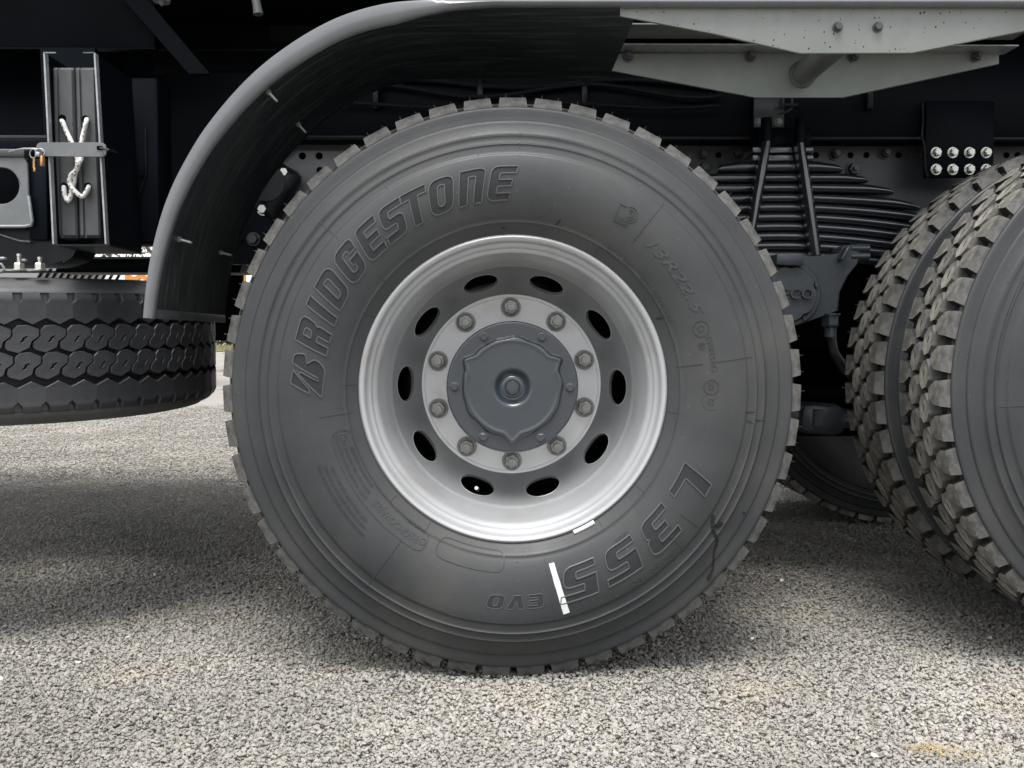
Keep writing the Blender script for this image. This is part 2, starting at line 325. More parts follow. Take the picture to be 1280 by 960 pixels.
# ------------------------------------------------------------------ ground, gravel, verge
GZ = -.018                       # mean level of the gravel bed
def ground():
    xs = np.concatenate([[-400, -100, -30, -12], np.linspace(-6, 6, 61), [12, 30, 100, 400]])
    ys = np.concatenate([[-400, -60, -10, -4], np.linspace(-2, 6, 41), [9, 16, 30, 60, 120, 400]])
    def z(x, y): return GZ+0.006*math.sin(x*1.7+y)*math.cos(y*1.3-.4*x)*(1 if abs(x) < 7 and -3 < y < 7 else 0)-.003
    vs = [(x, y, z(x, y)-.006) for y in ys for x in xs]; n = len(xs)
    fs = [(j*n+i, j*n+i+1, (j+1)*n+i+1, (j+1)*n+i) for j in range(len(ys)-1) for i in range(n-1)]
    mb = MB(); mb.add(vs, fs)
    setting(link('ground', mb.mesh('ground', M['ground'], 180)))
ground()
def gravel():
    stones = bpy.data.collections.new('stone_shapes')
    for k in range(8):
        bm = bmesh.new()
        for _ in range(15):
            v = Vector(rng.normal(size=3)).normalized(); bm.verts.new((v.x*.5*rng.uniform(.85, 1.1), v.y*.38*rng.uniform(.8, 1.1), v.z*.27))
        r = bmesh.ops.convex_hull(bm, input=bm.verts)
        bmesh.ops.delete(bm, geom=[e for e in r['geom_unused'] if isinstance(e, bmesh.types.BMVert)], context='VERTS')
        bmesh.ops.bevel(bm, geom=bm.edges[:], offset=.022, segments=1, affect='EDGES')
        me = bpy.data.meshes.new('stone'); bm.to_mesh(me); bm.free()
        me.polygons.foreach_set('use_smooth', [True]*len(me.polygons)); me.set_sharp_from_angle(angle=R_(32))
        me.materials.append(M['stone'] if k % 4 else M['stone2'])
        o = bpy.data.objects.new('stone', me); stones.objects.link(o)
    P, S = [], []
    def zone(n, y0, y1, half, size, zt):
        y = rng.uniform(y0, y1, n); hw = half(y); x = rng.uniform(-1, 1, n)*hw
        c = rng.choice(len(size), n)
        s = np.array(size)[c]*rng.uniform(.7, 1.35, n)
        z = GZ+.006*np.sin(x*1.7+y)*np.cos(y*1.3-.4*x)-.006 + .0035*np.sin(x*9.1+2*np.sin(y*5.3))*np.sin(y*11.7+1.5*np.sin(x*4.1))+.002*np.sin(x*23+y*17) + rng.uniform(0, zt, n)
        keep = ~((np.abs(x) < .07) & (y > .01) & (y < .62) & (z > GZ+.004))
        P.append(np.stack([x, y, z], 1)[keep]); S.append(s[keep])
    hw = lambda y: .48*(y+2.177)+.35
    zone(165000, -.80, 1.1, hw, [.006, .008, .0095, .0118], .010)
    zone(45000, -.80, .7, hw, [.003, .0042], .013)
    zone(120000, 1.1, 3.2, hw, [.0085, .0105], .009)
    zone(110000, 3.2, 9, hw, [.013, .017], .010)
    P_ = np.concatenate(P); S_ = np.concatenate(S); n = len(P_)
    me = bpy.data.meshes.new('gravel'); me.vertices.add(n); me.vertices.foreach_set('co', P_.ravel())
    a = me.attributes.new('sc', 'FLOAT', 'POINT'); a.data.foreach_set('value', S_)
    a = me.attributes.new('rt', 'FLOAT_VECTOR', 'POINT')
    rt = np.stack([rng.normal(0, .45, n), rng.normal(0, .45, n), rng.uniform(0, 6.28, n)], 1); a.data.foreach_set('vector', rt.ravel())
    a = me.attributes.new('ix', 'INT', 'POINT'); a.data.foreach_set('value', rng.integers(0, 8, n))
    o = link('gravel', me); setting(o, 'stuff')
    o['label'] = 'loose grey crushed stone gravel covering the ground'
    g = bpy.data.node_groups.new('scatter', 'GeometryNodeTree')
    g.interface.new_socket('Geometry', in_out='INPUT', socket_type='NodeSocketGeometry'); g.interface.new_socket('Geometry', in_out='OUTPUT', socket_type='NodeSocketGeometry')
    N = g.nodes; gi = N.new('NodeGroupInput'); go = N.new('NodeGroupOutput'); ip = N.new('GeometryNodeInstanceOnPoints')
    ci = N.new('GeometryNodeCollectionInfo'); ci.inputs[0].default_value = stones; ci.inputs['Separate Children'].default_value = True; ci.inputs['Reset Children'].default_value = True
    def attr(nm, t):
        x = N.new('GeometryNodeInputNamedAttribute'); x.data_type = t; x.inputs['Name'].default_value = nm; return x.outputs['Attribute']
    mp = N.new('GeometryNodeMeshToPoints')
    e2r = N.new('FunctionNodeEulerToRotation')
    g.links.new(gi.outputs[0], mp.inputs[0]); g.links.new(mp.outputs[0], ip.inputs['Points']); g.links.new(ci.outputs[0], ip.inputs['Instance'])
    ip.inputs['Pick Instance'].default_value = True
    g.links.new(attr('ix', 'INT'), ip.inputs['Instance Index']); g.links.new(attr('rt', 'FLOAT_VECTOR'), e2r.inputs[0]); g.links.new(e2r.outputs[0], ip.inputs['Rotation'])
    g.links.new(attr('sc', 'FLOAT'), ip.inputs['Scale']); g.links.new(ip.outputs[0], go.inputs[0])
    md = o.modifiers.new('scatter', 'NODES'); md.node_group = g
gravel()

# ------------------------------------------------------------------ the truck
truck = link('heavy_truck', None, None, (0.4, 1.2, 0))
thing(truck, 'black dump truck chassis with silver ten stud wheels and big dusty tyres standing on gravel', 'truck')

# tyre section: (r, y) from outer bead to outer shoulder; y=0 is the flange plane
SEC = [(.290, .006), (.300, .000), (.306, -.004), (.316, -.010), (.3215, -.0135), (.3235, -.0165), (.326, -.0165), (.335, -.0215), (.350, -.0275), (.365, -.032), (.380, -.035), (.395, -.0365),
       (.410, -.0365), (.425, -.035), (.438, -.0325), (.447, -.030), (.4505, -.0290), (.4520, -.0262), (.455, -.0250), (.462, -.0235), (.468, -.0225), (.4705, -.0238), (.4725, -.0225), (.4735, -.0195), (.480, -.0175),
       (.4855, -.0168), (.4875, -.0175), (.4892, -.0160), (.4905, -.0125), (.500, -.0085), (.512, -.005), (.5165, -.0045), (.5185, -.0030), (.5200, .0000), (.527, .0010), (.536, .0015), (.5425, .0022), (.5460, .0040), (.5472, .0070), (.5455, .0105), (.5415, .0130)]
AXC = .124
SR = np.array([p[0] for p in SEC[1:-4]]); SY = np.array([p[1] for p in SEC[1:-4]])
SYs = np.convolve(np.interp(np.linspace(.30, .5425, 200), SR, SY), np.ones(5)/5, 'same'); 
def sy(r): return float(np.interp(r, SR, SY))
def bulge(a, r):                   # the side of the loaded tyre swells above the contact patch
    d = (a-PI+PI) % (2*PI)-PI; return .013*math.exp(-(d/.42)**2)*math.exp(-((r-.475)/.055)**2)
def S3(a, r, h): return Vector((r*math.sin(a), sy(r)-bulge(a, r)-h, r*math.cos(a)))
full = SEC + [(2*0+r, 2*AXC-y) for r, y in SEC[::-1]]
def smooth_prof(p):
    out = []
    for i in range(len(p)-1):
        a, b = p[i], p[i+1]; n = 2 if math.dist(a, b) > .006 else 1
        for j in range(n): out.append((a[0]+(b[0]-a[0])*j/n, a[1]+(b[1]-a[1])*j/n))
    return out+[p[-1]]
def tyre_mesh(name, m, seg=180):
    mb = MB().lathe(smooth_prof(full), seg); out = []
    for x, y, z in mb.v:
        b = bulge(math.atan2(x, z), math.hypot(x, z)); out.append((x, y-b if y < AXC else y+b, z))
    mb.v = out; return mb.mesh(name, m, 50)
TYRE = tyre_mesh('tyre', M['side'])
GROOVE = MB().lathe([(.538, .010), (.5510, .0125), (.5515, .018), (.5440, .034), (.5400, .046), (.5400, .124), (.5400, .202), (.5440, .214), (.5515, .230), (.5510, .2355), (.538, .238)], 150).mesh('tread_base', M['groove'], 60)
NB = 51; PT = 2*PI*.562/NB
RT, RB = .5665, .5385
def tmap(u, v, h): r = RB+h; a = u/.562; return Vector((r*math.sin(a), v, r*math.cos(a)))
def block(loops, y0, sgn=1, top=RT-RB, taper=.0022, pins=((.018, .004), (-.014, .004), (.0, .05)), outer=True, seed=0):
    """one tread block: chamfered top, walls, vent hairs; u along the tread, v across from the outer edge"""
    rr = random.Random(seed); cx = sum(p[0] for p in loops[0])/len(loops[0]); cy = sum(p[1] for p in loops[0])/len(loops[0])
    mb = MB()
    def ring(k, h, drop=0):
        out = []
        for li, lp in enumerate(loops):
            for x, y in lp:
                d = Vector((x-cx, y-cy)); L_ = max(d.length, 1e-6); kk = k if li == 0 else -k*.4
                p = Vector((x, y))+d/L_*kk; out.append((p.x, p.y, h))
        return out
    nv = sum(len(l) for l in loops)
    rings = [ring(.0065, 0), ring(.0, top*.9), ring(-.0012, top)]
    vs = []
    for rg in rings:
        for x, y, h in rg:
            if outer and y < .002: y = .0100*h/top-.0015; h = max(h, .004)
            vs.append(tmap(x, y0+sgn*y, h))
    fs = []
    for k in range(2):
        o = 0
        for lp in loops:
            m_ = len(lp)
            for i in range(m_): fs.append((k*nv+o+i, k*nv+o+(i+1) % m_, (k+1)*nv+o+(i+1) % m_, (k+1)*nv+o+i))
            o += m_
    tri = tessellate_polygon([[Vector((x, y, 0)) for x, y in lp] for lp in loops])
    fs += [tuple(2*nv+i for i in t) for t in tri]
    mb.add(vs, fs)
    for pu, pv in pins:
        b = tmap(pu, y0+sgn*pv, top-.001); n = Vector((b.x, 0, b.z)).normalized()
        n = (n+Vector((rr.uniform(-.25, .25), rr.uniform(-.3, .1), rr.uniform(-.25, .25)))).normalized()
        mb.cyl(b, b+n*rr.uniform(.004, .0075), .0006, 4, .0003)
    return mb
SH = [(-.0262, 0), (.0250, 0), (.0240, .034), (.0085, .0635), (-.0100, .0645), (-.0250, .041)]
SHm = [(-x, y) for x, y in SH][::-1]
HX = [(-.0318, .009), (-.0275, -.010), (-.010, -.0240), (.014, -.0250), (.0318, -.009), (.0275, .010), (.010, .0240), (-.014, .0250)]
SIPE = [(-.010, -.001), (-.004, .0035), (.000, .0025), (.010, .001), (.004, -.0035), (-.001, -.002)]
HXs = [(x, y+.0960) for x, y in HX]; HXc = [(x, y+.0960) for x, y in SIPE]
rows = [
    (block([resample(SH, .03)], .0065, 1, seed=1), 0), 
    (block([HXs, HXc], .0, 1, outer=False, pins=((.02, .08), (-.02, .115)), seed=2), .5),
    (block([[(x, y+.1520) for x, y in HX], [(x, y+.1520) for x, y in SIPE]], .0, 1, outer=False, pins=((.02, .14),), seed=3), 0),
    (block([resample(SHm, .03)], .2415, -1, seed=4), .5)]
ROWM = [mb.mesh('tread_block', M['tread'], 30, M['lugside']) for mb, _ in rows]
def joined_tread():
    mb = MB()
    for b, ph in rows:
        for i in range(NB):
            q = Matrix.Rotation((i+ph)*2*PI/NB, 4, 'Y'); mb.add([q @ Vector(v) for v in b.v], b.f)
    return mb.mesh('tread', M['tread'], 30)
JT = joined_tread()

def blocks(wheel, which=(0, 1, 2, 3), off=0.0):
    for k in which:
        for i in range(NB):
            local('tread_block', ROWM[k], wheel, rot=(0, (i+rows[k][1])*2*PI/NB+off, 0))

# --- rim (r, y)
RIM = [(.2925, .006), (.2975, .0055), (.3000, .0025), (.3005, -.0005), (.2990, -.0035), (.2960, -.0050), (.2920, -.0040), (.2890, -.0010), (.2868, .0045), (.2845, .0085), (.2800, .0110), (.2775, .0125), (.2762, .0150), (.2735, .0170),
       (.2695, .0195), (.2665, .0225), (.2645, .0270), (.2630, .0340), (.2605, .0430), (.2588, .0500), (.2565, .0600), (.2548, .0740), (.2535, .0860), (.2520, .0905), (.2495, .0925), (.2482, .0960), (.2478, .1020)]
RIM = [(r, y if y < .005 else (y*KY if y > .03 else .005+(y-.005)*1.555)) for r, y in RIM]
RIMM = MB().lathe(RIM, 180).mesh('rim', M['silver'], 40)
BAR = MB().lathe([(.2478, .147), (.2470, .17), (.2440, .20), (.2500, .235), (.262, .245)], 96).mesh('rim_barrel', M['black'], 40)
DISC = [(.2481, .0985), (.2440, .1030), (.2380, .1110), (.2310, .1225), (.2240, .1350), (.2165, .1490), (.2090, .1620), (.2030, .1710), (.1985, .1765), (.1950, .1795)]
DISC = [(r, y*KY) for r, y in DISC]
def disc_mesh():
    t = np.cumsum([0]+[math.dist(DISC[i], DISC[i+1]) for i in range(len(DISC)-1)]); T = t[-1]; t = t/T
    dr = [p[0] for p in DISC]; dy = [p[1] for p in DISC]
    def dp(a, s): r = float(np.interp(s, t, dr)); return Vector((r*math.sin(a), float(np.interp(s, t, dy)), r*math.cos(a)))
    mb = MB(); holes = MB(); NR = 8; per = []
    ns, na = 10, 12
    for i in range(na): per.append((-1+2*i/na, -1))
    for i in range(ns): per.append((1, -1+2*i/ns))
    for i in range(na): per.append((1-2*i/na, 1))
    for i in range(ns): per.append((-1, 1-2*i/ns))
    n = len(per); ha = R_(18); eu, ev = .0385/.229, .335; cs = .44
    for k in range(10):
        ac = R_(36*k+19); vs = []
        for j in range(NR+1):
            q = j/NR; q = q**1.2
            for x, y in per:
                th = math.atan2(y*.5, x*.314); ex, ey = eu*math.cos(th), ev*.9*math.sin(th)
                ex = math.copysign(abs(math.cos(th))**.85, math.cos(th))*eu
                ox, oy = x*ha, (y*.5+.5-cs)
                vs.append(dp(ac+ex*(1-q)+ox*q, cs+ey*(1-q)+oy*q))
        fs = [(j*n+i, j*n+(i+1) % n, (j+1)*n+(i+1) % n, (j+1)*n+i) for j in range(NR) for i in range(n)]
        mb.add(vs, fs)
        inner = vs[:n]; c = sum(inner, Vector())/n
        nrm = Vector((c.x, 0, c.z)).normalized()*-.6+Vector((0, -1, 0)); nrm.normalize()
        lip = [p+(p-c).normalized()*.0022+nrm*.0006 for p in inner]; top = [p+nrm*.0016 for p in inner]; bk = [p-nrm*.010+(p-c).normalized()*-.001 for p in inner]
        hv = lip+top+bk; holes.add(hv, [(a*n+i, a*n+(i+1) % n, (a+1)*n+(i+1) % n, (a+1)*n+i) for a in range(2) for i in range(n)])
    me = mb.mesh('wheel_disc', M['silver_dk'], 60)
    bm = bmesh.new(); bm.from_mesh(me); bmesh.ops.remove_doubles(bm, verts=bm.verts, dist=1e-5); bmesh.ops.recalc_face_normals(bm, faces=bm.faces); bm.to_mesh(me); bm.free()
    me.polygons.foreach_set('use_smooth', [True]*len(me.polygons))
    return me, holes.mesh('hand_hole_edge', M['silver'], 60)
DISCM, HOLEM = disc_mesh()
FD = .1812*KY
FACEM = MB().lathe([(r, y+FD-.1812) for r, y in [(.1950, .1795), (.1925, .1806), (.1905, .1800), (.1893, .1790), (.1880, .1796), (.1868, .1812), (.186, .1812), (.12, .1812)]], 144).mesh('wheel_face', M['silver_fc'], 50)
def wheel_nut_mesh(k):
    mb = MB(); rr = random.Random(k)
    mb.lathe([(.0218, .0), (.0218, -.0025), (.0205, -.0036), (.014, -.0036)], 28)
    mb.lathe([(.0195, -.0036), (.0190, -.0065), (.016, -.0085)], 28)
    a0 = rr.uniform(0, 1); pts = []
    for r, y in ((.0158, -.006), (.0158, -.022), (.0143, -.0243), (.0108, -.0246)):
        for i in range(6): a = a0+PI/3*i; pts.append((r*math.sin(a), y, r*math.cos(a)))
    mb.add(pts, [(q*6+i, q*6+(i+1) % 6, q*6+6+(i+1) % 6, q*6+6+i) for q in range(3) for i in range(6)]+[tuple(range(18, 24))])
    mb.lathe([(.0108, -.0238), (.0100, -.0205), (.0092, -.021), (.0092, -.036), (.0083, -.0372), (.0055, -.0372), (.0050, -.0350), (.0022, -.0350), (.0018, -.037), (.0001, -.037)], 20)
    return mb.mesh('wheel_nut', M['nut'], 30)
NUTM = [wheel_nut_mesh(k) for k in range(4)]

def hub_cap_mesh():
    NT, NRR = 240, 90; RC = .1345; vs = []
    def contour(a):
        best = .1030
        for c in (-60, 60, 180):
            d = abs((math.degrees(a)-c+180) % 360-180)
            r = .1195*math.sin(R_(46))/math.sin(R_(46+d)) if d < 60 else 0
            best = max(best, r)
        return best
    C_ = [contour(2*PI*i/NT) for i in range(NT)]
    C_ = [(C_[i-1]+C_[i]*2+C_[(i+1) % NT])/4 for i in range(NT)]
    def ss(x): x = min(1, max(0, x)); return x*x*(3-2*x)
    for i in range(NT):
        a = 2*PI*i/NT
        wob = .0010*math.sin(9*a+1)+.0008*math.sin(14*a)
        for k in range(NRR+1):
            r = RC*(k/NRR)
            y = -.0110*ss((C_[i]+wob-r)/.0036)                       # embossed plate
            y += -.0014*math.exp(-((r-C_[i]+.0085)/.0035)**2)         # its rolled edge
            y += .0105*ss((.041-r)/.018)                              # dish round the middle nut
            if r > RC-.004: y += .0022*((r-RC+.004)/.004)**2
            vs.append((r*math.sin(a), .1085+y, r*math.cos(a)))
    n = NRR+1; fs = []
    for i in range(NT):
        j = (i+1) % NT
        for k in range(NRR): fs.append((i*n+k, i*n+k+1, j*n+k+1, j*n+k))
    mb = MB(); mb.add(vs, fs)
    mb.lathe([(RC, .1107), (RC+.0004, .114), (.1335, .118), (.1300, .1190), (.1300, .1225), (.1350, .1235), (.1350, .1350), (.128, .137), (.124, .16), (.123, .266)], 144)
    me = mb.mesh('hub_cap', M['cap'], 60)
    bm = bmesh.new(); bm.from_mesh(me); bmesh.ops.remove_doubles(bm, verts=bm.verts, dist=1e-6); bm.to_mesh(me); bm.free()
    return me
CAPM = hub_cap_mesh()
cb = MB(); cb.lathe([(.0105, 0), (.0100, -.0025), (.0070, -.0035)], 20); hexnut(cb, (0, -.003, 0), (0, -1, 0), .0078, .0045); CAPB = cb.mesh('cap_bolt', M['cap'], 35)
cn = MB(); cn.lathe([(.0225, .002), (.0225, -.0015), (.0205, -.0028), (.016, -.0028), (.0155, -.002)], 36); hexnut(cn, (0, -.0025, 0), (0, -1, 0), .0150, .011, stud=(.0088, .004), ro=.3); CNT = cn.mesh('centre_nut', M['cap'], 35)
DRUM = MB().lathe([(.001, .30), (.205, .30), (.21, .32), (.21, .44)], 64).mesh('brake_drum', M['dark'], 40)

# --- raised writing on the sidewall
def fillmap(mb, loops, f, h, step=.006):
    tri = tessellate_polygon([[Vector((x, y, 0)) for x, y in lp] for lp in loops]); flat = [p for lp in loops for p in lp]
    bm = bmesh.new(); V = [bm.verts.new((x, y, 0)) for x, y in flat]
    for t in tri:
        try: bm.faces.new([V[i] for i in t])
        except ValueError: pass
    for _ in range(4):
        es = [e for e in bm.edges if e.calc_length() > step]
        if not es: break
        bmesh.ops.subdivide_edges(bm, edges=es, cuts=1); bmesh.ops.triangulate(bm, faces=[q for q in bm.faces if len(q.verts) > 3])
    bm.verts.index_update(); mb.add([f(v.co.x, v.co.y, h) for v in bm.verts], [[v.index for v in q.verts] for q in bm.faces]); bm.free()
def ridge(mb, lp, f, wd, h, closed=True, step=.004):
    P = [Vector(p) for p in resample(lp, step, closed)]; n = len(P); vs = []; sec = ((-1, -.4), (-.45, 1), (.45, 1), (1, -.4))
    for i in range(n):
        a = P[i-1] if (closed or i) else P[i]; b = P[(i+1) % n] if (closed or i < n-1) else P[i]
        t = (b-a); t = t.normalized() if t.length > 1e-9 else Vector((1, 0)); nn = Vector((-t.y, t.x))
        for o, hh in sec: q = P[i]+nn*o*wd; vs.append(f(q.x, q.y, hh*h if hh > 0 else -.0006))
    fs = [(i*4+k, i*4+k+1, ((i+1) % n)*4+k+1, ((i+1) % n)*4+k) for i in range(n if closed else n-1) for k in range(3)]
    mb.add(vs, fs)
K = 1.530e-3     # metres per photo pixel on the sidewall
def arc(a0, rc):                 # returns f(s,t,h): s metres clockwise, t metres outward
    return lambda s, t, h: S3(a0+s/rc, rc+t, h)
G = {}
G['I'] = ([(0, 0), (.28, 0), (.28, 1), (0, 1)],)
G['D'] = ([(0, 0), (.74, 0, .3), (.74, 1, .3), (0, 1)], [(.26, .21), (.48, .21, .12), (.48, .79, .12), (.26, .79)])
G['R'] = ([(0, 0), (.26, 0), (.26, .38), (.44, .38), (.44, .0), (.72, .0), (.72, .40, .12), (.66, .47, .04), (.74, .54, .12), (.74, 1, .25), (0, 1)], [(.26, .57), (.48, .57, .1), (.48, .80, .1), (.26, .80)])
G['G'] = ([(0, 0, .28), (0, 1, .28), (.76, 1, .25), (.76, .66), (.49, .66), (.49, .79, .06), (.27, .79, .1), (.27, .21, .1), (.49, .21, .06), (.49, .36), (.40, .36), (.40, .54), (.76, .54), (.76, 0, .25)],)
G['E'] = ([(0, 0, .26), (0, 1, .2), (.72, 1), (.72, .79), (.27, .79), (.27, .60), (.68, .60), (.68, .41), (.27, .41), (.27, .21), (.72, .21), (.72, 0)],)
G['S'] = ([(0, 0), (.74, 0, .24), (.74, .60, .2), (.28, .60, .06), (.28, .79, .06), (.74, .79), (.74, 1), (0, 1, .24), (0, .40, .2), (.46, .40, .06), (.46, .21, .06), (0, .21)],)
G['T'] = ([(.25, 0), (.52, 0), (.52, .78), (.78, .78), (.78, 1), (0, 1), (0, .78), (.25, .78)],)
G['O'] = ([(0, 0, .3), (0, 1, .3), (.76, 1, .3), (.76, 0, .3)], [(.27, .20, .12), (.49, .20, .12), (.49, .80, .12), (.27, .80, .12)])
G['N'] = ([(0, 0), (.27, 0), (.27, .79), (.48, .79, .06), (.48, 0), (.75, 0), (.75, 1, .22), (0, 1)],)
G['L'] = ([(0, 0), (0, 1), (.27, 1), (.27, .22), (.76, .22), (.76, 0)],)
G['3'] = ([(0, 0), (0, .20), (.48, .20, .06), (.48, .41, .04), (.17, .41), (.17, .60), (.48, .60, .04), (.48, .80, .06), (0, .80), (0, 1), (.76, 1, .22), (.76, .56, .1), (.68, .50), (.76, .44, .1), (.76, 0, .22)],)
G['5'] = ([(0, 0), (.74, 0, .24), (.74, .60, .2), (.28, .60, .04), (.28, .80), (.78, .80), (.78, 1), (0, 1), (0, .41), (.46, .41, .06), (.46, .20, .06), (0, .20)],)
G['V'] = ([(.22, 0), (.56, 0), (.80, 1), (.52, 1), (.39, .36), (.27, 1), (0, 1)],)
def big(ch, ang, rc, H, xs=1.0, shear=.3, rw=.0019, rh=.0024):
    f0 = arc(R_(ang), rc); w_ = max(p[0] for p in G[ch][0])
    loops = [rpoly(l) for l in G[ch]]
    loops = [[((x-w_/2)*H*xs+(y-.5)*H*shear, (y-.5)*H) for x, y in lp] for lp in loops]
    fillmap(LF, loops, f0, .0004)
    for lp in loops: ridge(LR, lp, f0, rw, rh)
LF, LR = MB(), MB()
for ch, a in zip('RIDGESTONE', (-74.8, -67.6, -60.6, -51.9, -43.4, -35.4, -28.2, -20.3, -11.7, -3.4)):
    big(ch, a, 258*K, 42*K)
flagB = [[(0, .08), (.90, .0, .22), (1.17, .32, .16), (.99, .56, .03), (1.27, .62, .14), (1.22, .98, .22), (.96, .98, .02), (.60, .20), (.50, .20), (.74, .70), (.68, .78)],
         [(.12, .42), (.42, 1.0, .05), (.78, .94, .05), (.28, .46)]]
f0 = arc(R_(-86.2), 257*K)
for lp in flagB:
    q = [((x-.62)*42*K*1.03, (y-.5)*42*K) for x, y in rpoly(lp)]; fillmap(LF, [q], f0, .0004); ridge(LR, q, f0, .0018, .0024)
for ch, a in zip('L355', (119.3, 133.6, 147.6, 161.0)): big(ch, a, 255*K, 42*K, 1.42, .28)
for ch, a in zip('EVO', (173.9, 179.2, 184.8)): big(ch, a, 267*K, 17*K, 1.6, .2, .0010, .0014)
# small moulded writing
FT = MB()
def text(s, a0, rpx, hpx, shear=0., spacing=1.0, a1=None, h=.0014, bold=0.0, mb=None):
    cu = bpy.data.curves.new('t', 'FONT'); cu.body = s; cu.size = hpx*K/.7; cu.shear = shear; cu.space_character = spacing; cu.extrude = .0005; cu.offset = bold; cu.resolution_u = 3
    o = bpy.data.objects.new('t', cu); COL.objects.link(o); dg = bpy.context.evaluated_depsgraph_get(); me = o.evaluated_get(dg).to_mesh()
    V = [v.co.copy() for v in me.vertices]; Fc = [tuple(p.vertices) for p in me.polygons]; W_ = max(v.x for v in V)
    o.evaluated_get(dg).to_mesh_clear(); bpy.data.objects.remove(o); bpy.data.curves.remove(cu)
    k = 1.0
    if a1 is not None: k = (R_(a1-a0)*rpx*K)/W_
    f = arc(R_(a0), rpx*K)
    (mb or FT).add([f(v.x*k, v.y-hpx*K/2, h if v.z > 0 else -.0006) for v in V], Fc)
text('13R22.5', 40.8, 251, 13, .35, 1.1, 67.6, bold=.0004)
text('158/156G', 74.0, 253, 7, 0, 1, 84.4)
text('TRANITRAM', 47.5, 214.5, 7.5, 0, 1, 66)
text('5', 33.5, 213, 7); text('1106', 37.5, 213, 6, a1=44.5)
text('REGROOVABLE', 212.6, 224.5, 9, 0, 1, 231.5)
text('NANOPRO-TECH', 132.0, 288, 6.5, 0, 1.4, 149.5)
text('OUTSIDE', 141, 230, 4, a1=146)
rows_t = ['MAX LOAD SINGLE 4000KG AT 850 KPA COLD', 'MAX LOAD DUAL 3750KG AT 850 KPA COLD', 'PLIES TREAD 5 STEEL SIDEWALL 1 STEEL']
for i, s in enumerate(rows_t): text(s, 226+1.2*i, 262-i*7.5, 4.2, 0, 1, 249-.8*i, h=.0011)
for i, s in enumerate(['SAFETY WARNING SERIOUS INJURY MAY', 'RESULT FROM TIRE FAILURE DUE TO', 'UNDERINFLATION OVERLOADING']): text(s, 233.5+i, 230-i*7, 4.2, 0, 1, 256-2.5*i, h=.0011)
text('TUBELESS', 212, 211.5, 3.5, a1=219)
def pill(a0, a1, r0, r1, rnd=8, mb=None):
    rc = (r0+r1)/2; L_ = R_(a1-a0)*rc*K; t = (r1-r0)/2*K
    ridge(mb or FT, rpoly([(0, -t, rnd*K), (0, t, rnd*K), (L_, t, rnd*K), (L_, -t, rnd*K)]), arc(R_(a0), rc*K), .0009, .0014)
def ringr(a, rpx, rr, wd=.0009, h=.0014, mb=None):
    ridge(mb or FT, [(rr*K*math.cos(q*PI/12), rr*K*math.sin(q*PI/12)) for q in range(24)], arc(R_(a), rpx*K), wd, h)
def dot(a, rpx, rr=1.6, h=.0016):
    f = arc(R_(a), rpx*K); vs = [f(0, 0, h)]+[f(rr*K*math.cos(q*PI/5), rr*K*math.sin(q*PI/5), -.0003) for q in range(10)]
    FT.add(vs, [(0, 1+i, 1+(i+1) % 10) for i in range(10)])
pill(209.5, 257, 211, 236, 12); pill(183, 206, 205, 231, 12)
dot(210.9, 223); ringr(210.9, 223, 3.6); dot(254.5, 222); ringr(254.5, 222, 3.6)
ringr(71.8, 247, 3.6); dot(71.8, 247); ringr(71.8, 247, 10, .0006); ringr(76.6, 242.5, 4); text('U', 76.0, 242.5, 4)
ringr(89.0, 248, 9); text('E9', 87.6, 248, 7); ringr(93.3, 248, 3.4); dot(93.3, 248); ridge(FT, [(10.5*K*math.cos(q*PI/12), 10.5*K*math.sin(q*PI/12)) for q in range(-13, 4)], arc(R_(93.3), 248*K), .0006, .0007, False)
# tag-shaped moulded mark with two arcs
f1 = arc(R_(32.5), 258*K)
tilt = lambda s, t, h: f1(s*math.cos(.12)-t*math.sin(.12), s*math.sin(.12)+t*math.cos(.12), h)
ridge(FT, [(8*K, -10*K), (8*K, -11*K), (-11*K, -11*K), (-11*K, 11*K), (-2*K, 11*K)], tilt, .0011, .0018, False); ridge(FT, [(8*K, -11*K), (8*K, -5*K)], tilt, .0011, .0018, False)
for rr in (3, 6, 9.5): ridge(FT, [(5*K+rr*K*math.cos(q*PI/12), 4*K+rr*K*math.sin(q*PI/12)) for q in range(-8, 9)], tilt, .0009, .0017, False)
text('RFID', 30.6, 251.5, 6, a1=34)
# mould lines across the sidewall
def rad(a, r0, r1, w_=.0009, h=.0014): ridge(FT, [(0, r0*K), (0, r1*K)], lambda s, t, hh: S3(R_(a)+s/(250*K), t, hh), w_, h, False)
for a, r0, r1 in ((216.8, 236, 311), (262.2, 205, 245), (-49, 290, 322), (-49.5, 196, 226), (38.7, 236, 300), (82, 207, 240), (82.0, 257, 304), (131, 238, 262), (126.5, 262, 290), (133, 268, 298), (169.5, 215, 295), (-32, 292, 301),
                  (176, 203, 212), (228, 200, 211), (212, 200, 212), (-62, 200, 211), (31, 198, 212), (98, 198, 210), (128, 198, 211), (1.5, 292, 324), (-88, 200, 214), (147, 195, 208)): rad(a, r0, r1)
for _ in range(26): a = random.uniform(0, 360); dot(a, random.choice([297, 310, 336, 244, 218, 322]), .9, .0022)

